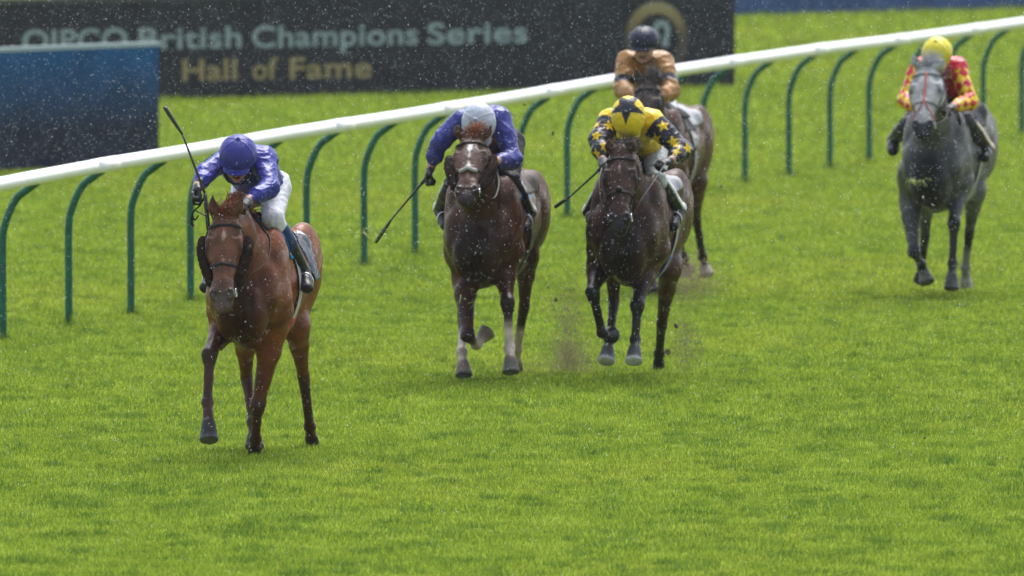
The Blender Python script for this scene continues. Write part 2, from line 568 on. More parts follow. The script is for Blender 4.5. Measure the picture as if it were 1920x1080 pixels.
# ------------------------------------------------------------------ horse frame
class Frame:
    """local axes: x = forward, y = the animal's left, z = up"""
    def __init__(s, px, py, heading_deg):
        s.O = ground(px, py)
        a = math.radians(heading_deg)
        s.F = np.array([-math.sin(a), -math.cos(a), 0]); s.L = np.array([math.cos(a), -math.sin(a), 0])
        s.rz = math.atan2(s.F[1], s.F[0])
    def W(s, px, py, f):
        d = ray(px, py)
        t = (f - (C0 - s.O) @ s.F) / (d @ s.F)
        P = C0 + d * t - s.O
        return np.array([P @ s.F, P @ s.L, P[2]])
    def __call__(s, px, py, f): return s.W(px, py, f)
    def world(s, p): return s.O + s.F * p[0] + s.L * p[1] + np.array([0, 0, p[2]])


WHITE_SOCK = (.40, .32, .26)
HOOF = (.020, .019, .020)

def leg_prims(P, side, c, fore=True, sock=None, hoofcol=HOOF, scale=1.0, hr=1.0, shoe=(.14, .14, .15)):
    """P = joints: fore [shoulder, elbow, knee, fetlock, coronet, sole]; hind [hip, stifle, hock, fetlock, coronet, sole]"""
    S, E, K, Ft, Co, So = [_v(p) for p in P]
    main, dark = c['main'], c['dark']
    low = sock if sock else dark
    mid = tuple(np.array(main) * .45 + np.array(dark) * .55)
    z = scale
    out_ = []
    fw = np.array([1, 0, 0.])
    if fore:
        out_.append(rc(S, E, .115 * z, .085 * z, lat=.85, k=.07, col=main))
        a = E * .72 + K * .28
        out_.append(rc(E, a, .078 * z, .070 * z, k=.05, col=main))
        out_.append(rc(a, E * .12 + K * .88, .070 * z, .043 * z, k=.03, col=mid))
        out_.append(ell(a + fw * .025, (.05 * z, .045 * z, .11 * z), k=.03, col=main))
        out_.append(rc(K + (E - K) * .06, K + (Ft - K) * .12, .048 * z, .043 * z, lat=1.08, k=.014, col=dark))
        out_.append(ell(K + fw * .012, (.040 * z, .053 * z, .045 * z), k=.012, col=dark))
    else:
        out_.append(rc(S, E, .15 * z, .105 * z, lat=.72, k=.09, col=main))
        a = E * .62 + K * .38
        out_.append(rc(E, a, .095 * z, .072 * z, lat=.85, k=.05, col=main))
        out_.append(rc(a, E * .1 + K * .9, .066 * z, .042 * z, lat=.9, k=.03, col=mid))
        out_.append(rc(K, K + (Ft - K) * .15, .048 * z, .040 * z, lat=.85, k=.02, col=dark))
        # point of hock (heel)
        d = (E - K) / np.linalg.norm(E - K)
        out_.append(rc(K, K + d * .05 - fw * .055, .035 * z, .020 * z, lat=.8, k=.02, col=dark))
    t = Ft - K
    m_ = K + t * .5
    out_.append(rc(K + t * .1, m_, .036 * z, .030 * z, k=.012, col=dark))
    out_.append(rc(m_, Ft, .030 * z, .031 * z, k=.012, col=low))
    out_.append(rc(m_ - fw * .018, Ft - fw * .018, .017 * z, .018 * z, k=.012, col=low))      # tendons
    out_.append(ell(Ft, (.044 * z, .042 * z, .040 * z), k=.012, col=low))
    out_.append(rc(Ft - fw * .02, Co * .5 + Ft * .5, .022, .02, k=.012, col=low))
    out_.append(rc(Ft, Co, .031 * z, .035 * z, k=.014, col=low))
    u = (So - Co) / max(np.linalg.norm(So - Co), 1e-6)
    out_.append(frustum(Co - u * .004, So, .041 * z, .062 * z * hr, k=.010, col=hoofcol))
    out_.append(frustum(So - u * .004, So + u * .008, .062 * z * hr, .0635 * z * hr, k=.002, col=shoe))
    return out_

def build_horse(name, label, fr, sp):
    c = sp['c']; main, dark = c['main'], c['dark']
    mz = c.get('muzzle', dark); belly = c.get('belly', main)
    Zw, Zc = sp.get('Zw', 1.48), sp.get('Zc', 1.44)
    tw = sp.get('tw', 1.0)
    ang = 0.0
    # trunk stations: f, top z, bottom z, half width
    st = [(-1.36, Zc - .26, 1.06, .05), (-1.30, Zc - .16, .98, .15), (-1.18, Zc - .07, .90, .215), (-1.0, Zc - .02, .84, .255), (-.82, Zc, .83, .268),
          (-.62, Zc - .02, .80, .262), (-.40, (Zw + Zc) / 2 - .05, .75, .285), (-.18, Zw - .06, .70, .290), (.05, Zw - .01, .68, .262), (.22, Zw - .06, .68, .225),
          (.36, Zw - .18, .73, .19), (.46, Zw - .32, .82, .145), (.52, Zw - .42, .92, .07)]
    zb = sp.get('dz', 0.0)
    S = []
    for f, zt, zl, w in st:
        zl += zb
        mid_ = zl + (zt - zl) * .48
        S.append((f, mid_, w * tw, zt - mid_, mid_ - zl))
    u, v, n = np.array([1., 0, 0]), np.array([0, 1., 0]), np.array([0, 0, 1.])
    prims = [loft((0, 0, 0), u, v, n, S, k=.05, col=main, p=2.15, taper=.36)]
    prims.append(ell((-.38, 0, .83 + zb), (.42, .20 * tw, .12), k=.06, col=belly))
    for s_ in (-1, 1):
        prims.append(ell((.14, s_ * .165 * tw, 1.13 + zb * .5), (.20, .105, .32), k=.03, col=main))
        prims.append(ell((-.98, s_ * .165 * tw, 1.16 + zb * .5), (.27, .125, .28), k=.04, col=main))
        prims.append(ell((.425, s_ * .085, .93 + zb), (.115, .080, .175), k=.012, col=main))    # breast muscle
        prims.append(ell((.30, s_ * .155 * tw, 1.05 + zb), (.16, .085, .20), k=.03, col=main))   # point of the shoulder
        prims.append(ell((-.70, s_ * .20 * tw, Zc - .12), (.09, .055, .07), k=.06, col=main))  # point of hip
    for s_ in (-1, 1):
        prims.append(rc((.40, s_ * .225, 1.30), (.515, s_ * .150, 1.00), .020, .016, k=.045, sub=True))     # front edge of the shoulder
        prims.append(rc((-.03, s_ * .305 * tw, 1.22), (.06, s_ * .300 * tw, .84), .020, .020, k=.045, sub=True))  # behind the triceps
        prims.append(rc((.16, s_ * .285, 1.28), (.22, s_ * .27, 1.05), .014, .014, k=.04, sub=True))
        prims.append(rc((-.74, s_ * .315 * tw, 1.30), (-.80, s_ * .31 * tw, .98), .020, .020, k=.045, sub=True))
        prims.append(ell((.10, s_ * .21 * tw, .93 + zb), (.13, .07, .10), k=.035, col=main))   # triceps and elbow
    prims.append(rc((.555, 0, 1.10 + zb), (.535, 0, .84 + zb), .020, .020, k=.05, sub=True))
    # neck
    poll, muz = _v(sp['poll']), _v(sp['muzzle'])
    nb = np.array([.18, 0, 1.17 + zb * .6])
    wth = np.array([.02, 0, Zw - .10])
    nm = sp.get('neckmid', (nb + poll) / 2 + np.array([0, 0, .06]))
    pb = poll + np.array([-.10, 0, -.06])
    pb[1] = poll[1]
    prims.append(rc(nb, nm, .265, .165, lat=.62, k=.10, col=main))
    prims.append(rc(nm, pb, .165, .115, lat=.66, k=.08, col=main))
    prims.append(rc(wth, nm + np.array([-.02, 0, .08]), .10, .075, lat=.6, k=.08, col=main))
    # head
    U, V_, Nn = frame(muz - poll, (sp.get('yaw', 0), 1, sp.get('roll', 0)))
    if Nn @ np.array([1, 0, .4]) < 0: Nn = -Nn          # front of the face
    Lh = sp.get('headlen', .62)
    hw = sp.get('hw', 1.0)
    hst = [(-.03, 0, .045, .035, .06), (.00, 0, .065, .05, .10), (.07, 0, .098, .058, .15), (.15, 0, .112, .062, .175), (.22, 0, .110, .060, .170), (.30, 0, .086, .056, .135),
           (.37, 0, .068, .052, .098), (.45, 0, .060, .048, .076), (.52, 0, .068, .044, .070), (.57, 0, .068, .038, .064), (.61, 0, .058, .026, .052), (.64, 0, .036, .008, .026)]
    kf = Lh / .62
    hst = [(t * kf, cc - .05, w * hw, a_, b_) for t, cc, w, a_, b_ in hst]
    face = c.get('face', main)
    H = lambda t, a_, b_: poll + U * t * kf + V_ * a_ * hw + Nn * b_
    prims.append(loft(poll, U, V_, Nn, hst[:9], k=.035, col=face, p=2.5))
    prims.append(loft(poll, U, V_, Nn, hst[7:], k=.03, col=mz, p=2.3))
    Rh = [U, V_, Nn]
    for s_ in (-1, 1):
        prims.append(ell(H(.17, s_ * .090, -.13), (.095, .030, .075), Rh, k=.03, col=face))          # cheek plate
        prims.append(rc(H(.155, s_ * .088, -.010), H(.235, s_ * .100, -.045), .020, .016, k=.022, col=face))  # brow ridge
        prims.append(ell(H(.214, s_ * .100, -.026), (.028, .019, .021), Rh, k=.002, col=(.010, .007, .006)))
        prims.append(rc(H(.185, s_ * .098, -.036), H(.205, s_ * .112, -.052), .012, .009, k=.012, col=face))   # eye
        prims.append(rc(H(.245, s_ * .098, -.065), H(.37, s_ * .066, -.055), .010, .008, k=.02, col=face))    # facial crest
        prims.append(rc(H(.10, s_ * .075, .0), H(.13, s_ * .080, -.005), .02, .02, k=.03, sub=True))          # hollow above the eye
        prims.append(ell(H(.535, s_ * .056, -.016), (.040, .024, .032), Rh, k=.012, col=mz))              # nostril wing
        prims.append(ell(H(.540, s_ * .054, .012), (.027, .015, .026), Rh, k=.004, col=(.006, .004, .004), sub=True))
        prims.append(rc(H(.595, s_ * .02, -.045), H(.55, s_ * .055, -.07), .006, .005, k=.006, sub=True))       # mouth corner
        # ears
        eb = H(-.005, s_ * .052, -.035)
        et = _v(sp['ears'][0 if s_ < 0 else 1])
        em = eb * .5 + et * .5 + V_ * s_ * .010
        et = et + (et - eb) * .10
        prims.append(rc(eb, em, .033, .034, k=.012, col=face))
        prims.append(rc(em, et, .034, .006, k=.010, col=face))
        prims.append(rc(eb * .70 + et * .30 + Nn * .030, eb * .25 + et * .75 + Nn * .020, .017, .007, k=.006, sub=True, col=tuple(np.array(face) * .5)))
    prims.append(ell(H(.60, 0, -.09), (.035, .040, .028), Rh, k=.015, col=c.get('chin', mz)))          # chin
    prims.append(rc(H(.33, 0, .005), H(.47, 0, .0), .016, .014, k=.02, col=face))       # nasal bone
    prims.append(rc(H(.28, .055, -.165), H(.52, .035, -.10), .018, .016, k=.03, col=face))
    prims.append(rc(H(.28, -.055, -.165), H(.52, -.035, -.10), .018, .016, k=.03, col=face))
    head_prims = list(prims)
    # tail dock
    prims.append(rc((-1.30, 0, Zc - .14), (-1.42, 0, Zc - .20), .045, .035, k=.04, col=main))
    body_only = list(prims)
    for L_ in sp['legs']:
        prims += leg_prims(L_['P'], L_['side'], c, L_['fore'], L_.get('sock'), L_.get('hoof', HOOF), L_.get('scale', 1.0), L_.get('hr', 1.0), L_.get('shoe', (.14, .14, .15)))
    Vt, Fc = surf(prims, sp.get('vox', .0095))
    cols = blend_cols(prims, Vt, soft=.007)
    # markings
    q = (Vt - poll) @ np.array([U, V_, Nn]).T
    t, a_, h_ = q[:, 0] / kf, q[:, 1], q[:, 2]
    on_face = (h_ > -.05) & (np.abs(a_) < .09) & (t > .02) & (t < .62)
    for (t0, t1, w0, w1, colr, ctr) in c.get('marks', []):
        tt = np.clip((t - t0) / (t1 - t0), 0, 1)
        w = w0 + (w1 - w0) * tt + .004 * np.sin(t * 90 + 1)
        e_ = np.minimum(np.clip((w - np.abs(a_ - ctr)) / .007 + .5, 0, 1), np.clip(np.minimum(t - t0, t1 - t) / .008 + .5, 0, 1)) * on_face
        cols = cols * (1 - e_)[:, None] + np.array(colr) * e_[:, None]
    if 'dapple' in c:
        dd = np.sin(Vt[:, 0] * 34 + 2 * np.sin(Vt[:, 2] * 19)) * np.sin(Vt[:, 2] * 37 + 2 * np.sin(Vt[:, 0] * 17)) + np.sin(Vt[:, 1] * 40 + Vt[:, 2] * 9)
        zone = np.clip((Vt[:, 2] - .6) / .4, 0, 1) * np.clip((.3 - Vt[:, 0]) / .5, .25, 1)
        cols *= (1 + c['dapple'] * (dd * zone))[:, None]
    # shade on the breast, painted into the wet coat's colours
    shade_zone = np.exp(-((Vt[:, 1] / .19) ** 2 + ((Vt[:, 2] - .93) / .30) ** 2)) * np.clip((Vt[:, 0] - .12) / .2, 0, 1) * (q[:, 0] > .64 * kf if False else 1)
    shade_zone = shade_zone * (~((t > -.05) & (t < .66) & (np.abs(h_ + .06) < .16) & (np.abs(a_) < .13)))
    cols *= (1 - sp.get('breast_shade', .78) * np.clip(shade_zone * 1.3, 0, 1))[:, None]
    # muscle undulation
    nr = vnormals(Vt, Fc)
    Vt = Vt + nr * (0.0035 * (np.sin(Vt[:, 0] * 23 + Vt[:, 2] * 17) * np.sin(Vt[:, 2] * 31 - Vt[:, 1] * 19)))[:, None] * np.clip((Vt[:, 2] - .5) / .4, 0, 1)[:, None]
    off = np.zeros(3)
    root = empty(name, Vector(fr.O), fr.rz)
    tag(root, label, 'horse', 'racehorses galloping beside the running rail')
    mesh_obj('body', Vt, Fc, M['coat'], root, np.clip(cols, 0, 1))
    info = dict(root=root, prims=head_prims, body=body_only, all=prims, poll=poll, U=U, V=V_, N=Nn, H=H, kf=kf, fr=fr, Zw=Zw, Zc=Zc, zb=zb)
    make_mane(info, sp, c)
    make_tail(info, sp, c)
    make_bridle(info, sp)
    make_saddle(info, sp)
    return info

def hit(prims, o, d, start=.5, steps=40):
    """points on the surface reached by marching inwards from o + d*start towards o"""
    o = np.atleast_2d(o); d = np.atleast_2d(d)
    t = np.full(len(o), start)
    for _ in range(steps):
        P = o + d * t[:, None]
        D = eval_sdf(prims, P)
        t = np.where(D > .0005, t - np.clip(D, 0, .05) * .6, t)
        t = np.maximum(t, .005)
    return o + d * t[:, None]

def ring(prims, o, u, v, a0=0, a1=360, n=40, start=.3, lift=.004):
    th = np.radians(np.linspace(a0, a1, n, endpoint=(a1 - a0) < 359.9))
    D = np.cos(th)[:, None] * v + np.sin(th)[:, None] * u
    P = hit(prims, np.repeat(np.atleast_2d(o), n, 0), D, start)
    return P + D * lift, D

def make_mane(h, sp, c):
    mc = c.get('mane', c['dark'])
    mb = MB(); r = np.random.default_rng(sp.get('seed', 1))
    poll, H, V_ = h['poll'], h['H'], h['V']
    back = np.array([-.12, 0, 0]); up = np.array([0, 0, 1.]) * sp.get('rise', 1.0)
    nm = (poll + np.array([.1, 0, h['Zw'] - .02])) / 2 + np.array([0, 0, .10])
    crest = spline([poll + [-.04, 0, .02], nm * .5 + poll * .5 + [0, 0, .03], nm, [.12, 0, h['Zw'] + .02]], 30)
    side = sp.get('mane_side', 1)
    blow = sp.get('blow', 1.0)
    for i in range(380):
        q = r.random() ** 1.6
        base = crest[int(q * 29)] + r.normal(0, .012, 3)
        L_ = r.uniform(.06, .14)
        d = np.array([-.6 * blow, side * r.normal(.5, .5), r.normal(.15, .35) * sp.get('rise', 1.0)]); d /= np.linalg.norm(d)
        e = base + d * L_ + r.normal(0, .012, 3)
        mid_ = base + d * L_ * .5 + up * .025 + r.normal(0, .012, 3)
        w = r.uniform(.0016, .0040)
        mb.sweep(spline([base - up * .02, base, mid_, e], 7), [w, w, w, w * .9, w * .7, w * .45, .0006], [w * .5] * 6 + [.0004], sides=4)
    # forelock
    for i in range(int(sp.get('forelock', 70) * 2.2)):
        base = H(r.uniform(-.03, .02), r.normal(0, .020), -.01)
        d = V_ * r.normal(sp.get('fl_side', 0), .38) + up * r.uniform(-.2, .7) - np.array([1, 0, 0]) * r.uniform(-.4, 1.2) * blow
        d /= np.linalg.norm(d)
        L_ = r.uniform(.03, .085)
        e = base + d * L_
        w = r.uniform(.0014, .0030)
        mb.sweep(spline([base - up * .01, base + d * L_ * .5 + up * .022, e - np.array([.03 * blow, 0, .012]) + V_ * r.normal(0, .02)], 7), [w, w, w, w * .9, w * .7, w * .4, .0005], [w * .6] * 6 + [.0004], sides=4)
    mb.build('mane', M['hair'], h['root'], mc)

def make_tail(h, sp, c):
    mb = MB(); r = np.random.default_rng(5)
    tc = c.get('tail', c['dark'])
    b = np.array([-1.38, 0, h['Zc'] - .19])
    for i in range(170):
        a = b + r.normal(0, .016, 3)
        e = np.array([-1.74 + r.normal(0, .05), r.normal(0, .035), h['Zc'] - r.uniform(.40, .72)])
        m_ = np.array([-1.60, r.normal(0, .022), h['Zc'] - .25])
        w = r.uniform(.003, .006)
        mb.sweep(spline([a, m_, e], 9), np.linspace(w, .001, 9), np.linspace(w * .6, .001, 9), sides=4)
    mb.build('tail', M['hair'], h['root'], tc)

def make_bridle(h, sp):
    pr, H, U, V_, N_ = h['prims'], h['H'], h['U'], h['V'], h['N']
    b = sp.get('bridle', {})
    root = h['root']
    mb = MB()
    up = -U
    def strap(t, a0, a1, w=.010, th_=.003, centre=-.06, tilt=0.0, lift=.003, n=36, dst=mb):
        o = H(t, 0, centre)
        ax_u = N_ * math.cos(tilt) + U * math.sin(tilt)
        P, D = ring(pr, o, ax_u, V_, a0, a1, n, .25, lift)
        dst.sweep(P, w, th_, ups=D, closed=(a1 - a0 > 359))
    strap(.075, 8, 172, w=.011)                 # browband across the forehead
    strap(.34, 0, 360, w=.010)                  # noseband
    # headpiece behind the ears
    strap(-.02, 0, 180, w=.010, centre=-.10, tilt=-.6)
    for s_ in (-1, 1):
        pts = []
        for t in np.linspace(.06, .50, 14):
            o = H(t, 0, -.075 if t < .4 else -.065)
            P, D = ring(pr, o, N_, V_ * s_, 0, 1, 2, .25, .004)
            pts.append(P[0])
        mb.sweep(pts, .003, .009, ups=[V_ * s_] * len(pts))
        # throat lash
    strap(.10, 180, 360, w=.006, centre=-.08)
    br = mb.build('bridle', M['grey_strap'] if b.get('pale') else M['leather'], root)
    # bit rings
    for s_ in (-1, 1):
        ctr = H(.50, s_ * .078, -.075)
        th = np.linspace(0, 2 * math.pi, 20, endpoint=False)
        P = ctr + np.outer(np.cos(th), U) * .027 + np.outer(np.sin(th), N_) * .027
        r_ = MB().sweep(P, .0048, closed=True, sides=6)
        r_.sweep([H(.50, s_ * .04, -.06), H(.50, s_ * .085, -.07)], .006, sides=6)
        r_.build('bit_ring', M['metal'], br)
    if b.get('cheeks'):
        cc = b['cheeks']
        for s_ in (-1, 1):
            pts = []
            for t in np.linspace(.14, .41, 12):
                P, D = ring(pr, H(t, 0, -.07), N_, V_ * s_, 0, 1, 2, .25, .0)
                pts.append(P[0] + V_ * s_ * .024 - N_ * .026)
            ctr = np.array(pts)
            prims = [rc(ctr[i], ctr[i + 1], .034, .034, lat=.85, k=.02) for i in range(len(ctr) - 1)]
            Vt, Fc = surf(prims, .008)
            nr = vnormals(Vt, Fc)
            rr = np.random.default_rng(3)
            Vt = Vt + nr * (rr.uniform(-.004, .006, len(Vt)) + .004 * np.sin(Vt @ np.array([90, 70, 110.])))[:, None]
            col_ = np.tile(np.array(cc), (len(Vt), 1))
            piece = mesh_obj('sheepskin_cheekpiece', Vt, Fc, M['fleece'], br, col_)
    if b.get('noseroll'):
        P, D = ring(pr, H(.36, 0, -.06), N_, V_, 40, 140, 16, .25, .008)
        m2 = MB().sweep(P, [.006] + [.017] * 14 + [.006], [.004] + [.012] * 14 + [.004], ups=D, sides=10)
        m2.build('noseband_roll', M['fleece'], br, b['noseroll'])
    if b.get('ball'):
        P, D = ring(pr, H(.335, 0, -.06), N_, V_, 90, 91, 2, .25, .012)
        Vt, Fc = surf([ell(P[0], (.026, .024, .024), k=.01)], .006)
        mesh_obj('noseband_rosette', Vt, Fc, M['leather'], br)
    if b.get('grakle'):
        m2 = MB()
        col_ = b['grakle']
        o1 = [H(t, 0, -.06) for t in np.linspace(.06, .34, 10)]
        P = np.array([ring(pr, o, N_, V_, 90, 91, 2, .25, .006)[0][0] for o in o1])
        m2.sweep(P, .008, .004, ups=[N_] * len(P))
        for s_ in (-1, 1):
            pts = []
            for i, t in enumerate(np.linspace(.34, .50, 8)):
                an = math.radians(90 - s_ * 85 * i / 7)
                o = H(t, 0, -.06)
                Dd = V_ * math.cos(an) + N_ * math.sin(an)
                Pp = hit(pr, o, Dd, .25)[0] + Dd * .006
                pts.append(Pp)
            m2.sweep(pts, .0065, .004, sides=6)
        m2.build('crossed_noseband', M['cloth'], br, col_)

def patch(prims, f0, f1, a0, a1, nf, na, lift, zc, shift=0.0, jag=0.0, start=.6, seed=1, flare=0.0):
    """cloth laid over the back: a grid between stations f0..f1 and angles a0..a1 (0 = left, 90 = top)"""
    r = np.random.default_rng(seed)
    V = []
    for i in range(nf + 1):
        f = f0 + (f1 - f0) * i / nf
        for j in range(na + 1):
            a = math.radians(a0 + (a1 - a0) * j / na)
            ff = f + shift * abs(math.cos(a)) + jag * math.sin(j * 1.7 + i)
            V.append((ff, a))
    V = np.array(V)
    o = np.stack([V[:, 0], np.zeros(len(V)), np.full(len(V), zc)], 1)
    d = np.stack([np.zeros(len(V)), np.cos(V[:, 1]), np.sin(V[:, 1])], 1)
    P = hit(prims, o, d, start)
    P = P + d * (lift + flare * np.maximum(0, np.sin(V[:, 0] * 55 + V[:, 1] * 4)))[:, None]
    Q = P - d * .006
    n = len(P); F = []
    w = na + 1
    for i in range(nf):
        for j in range(na):
            a = i * w + j
            F.append((a, a + 1, a + w + 1, a + w)); F.append((n + a, n + a + w, n + a + w + 1, n + a + 1))
    for i in range(nf):
        a = i * w; F.append((a, a + w, n + a + w, n + a)); a = i * w + na; F.append((a, n + a, n + a + w, a + w))
    for j in range(na):
        a = j; F.append((a, n + a, n + a + 1, a + 1)); a = nf * w + j; F.append((a, a + 1, n + a + 1, n + a))
    return np.vstack([P, Q]), F

def make_saddle(h, sp):
    root, pr = h['root'], h['body']
    t = sp.get('tack', {})
    Zw = h['Zw']
    zc = 1.08
    def cl(name, f0, f1, a0, a1, lift, col_, m_='cloth', shift=0., nf=10, na=40, flare=0.0):
        V, F = patch(pr, f0, f1, a0, a1, nf, na, lift, zc, shift, flare=flare)
        return mesh_obj(name, V, F, M[m_], root, np.tile(np.array(col_), (len(V), 1)))
    cl('saddle_pad', -.40, .08, t.get('pa0', 34), 180 - t.get('pa0', 34), .012, t.get('pad', (.02, .16, .42)))
    if t.get('satin'):
        V, F = patch(pr, -.60, -.36, 2, 60, 14, 34, .045, zc, -.06, flare=.030)
        mesh_obj('number_cloth', V, F, M['satin'], root)
    elif 'number' in t:
        cl('number_cloth', -.62, -.22, t.get('na0', 40), 180 - t.get('na0', 40), .018, t['number'], flare=.008, shift=-.04)
    V, F = patch(pr, -.38, -.02, 52, 128, 10, 24, .030, zc)
    sad = mesh_obj('saddle', V, F, M['saddle'], root)
    prims = [ell((-.33, 0, Zw + .0), (.10, .12, .035), k=.03), ell((-.06, 0, Zw + .03), (.05, .07, .03), k=.03), rc((-.3, 0, Zw), (-.08, 0, Zw), .05, .04, lat=1.6, k=.03)]
    V, F = surf(prims, .012)
    mesh_obj('saddle_seat', V, F, M['saddle'], sad)
    g = t.get('girth', (.35, .35, .36))
    P, D = ring(pr, np.array([-.17, 0, zc]), np.array([0, 0, 1.]), np.array([0, 1., 0]), 0, 360, 60, .6, .006)
    mb = MB().sweep(P, .055, .004, ups=D, closed=True)
    mb.build('girth', M['cloth'], root, g)
    if 'girth2' in t:
        P, D = ring(pr, np.array([-.15, 0, zc]), np.array([0, 0, 1.]), np.array([0, 1., 0]), -75, -42, 16, .6, .014)
        MB().sweep(P, .062, .005, ups=D).build('girth_sleeve', M['cloth'], root, t['girth2'])

# ------------------------------------------------------------------ jockeys
SKIN = (.42, .22, .15)

def hand_prims(wr, d, palm, k=.006, grow=0.0, side=1, curl=1.0):
    """closed hand: wr wrist, d direction of the forearm, palm = direction the palm faces"""
    x, z, y = frame(d, palm)           # x out along the hand, z palm side, y across the knuckles
    y = y * side
    P = lambda a, b, c_: wr + x * a + y * b + z * c_
    g = grow
    pr = [rc(P(-.03, 0, 0), P(.01, 0, 0), .027 + g, .026 + g, k=.02),
          ell(P(.05, 0, .002), (.048 + g, .042 + g, .020 + g), [x, y, z], k=.02)]
    for i, (b, L_, r_) in enumerate(((.031, .92, .0098), (.011, 1.0, .0102), (-.010, .95, .0098), (-.030, .8, .0088))):
        c_ = curl
        p0 = P(.085, b, .0); p1 = P(.085 + .032 * L_, b * 1.03, .022 * c_); p2 = P(.085 + .018 * L_, b * 1.02, .050 * c_); p3 = P(.085 - .010 * L_, b, .052 * c_)
        pr += [rc(p0, p1, r_ + .001 + g, r_ + g, k=k), rc(p1, p2, r_ + g, r_ * .92 + g, k=k), rc(p2, p3, r_ * .92 + g, r_ * .8 + g, k=k)]
    pr += [rc(P(.015, .028, .006), P(.048, .050, .026), .014 + g, .012 + g, k=.010), rc(P(.048, .050, .026), P(.082, .036, .048), .0115 + g, .009 + g, k=k)]
    return pr, (P(.085, 0, .030), y)

STAR = None
def star_mask(u, v, r, rot=0.0):
    a = np.arctan2(u, v) + rot; R = np.hypot(u, v)
    k = np.mod(a, 2 * math.pi / 5); k = np.minimum(k, 2 * math.pi / 5 - k)
    r_in = r * .42
    # linear edge between outer tip and inner notch
    x = R * np.cos(k); y = R * np.sin(k)
    ax_, ay = r, 0.0
    bx, by = r_in * math.cos(math.pi / 5), r_in * math.sin(math.pi / 5)
    return (bx - ax_) * (y - ay) - (by - ay) * (x - ax_) > 0

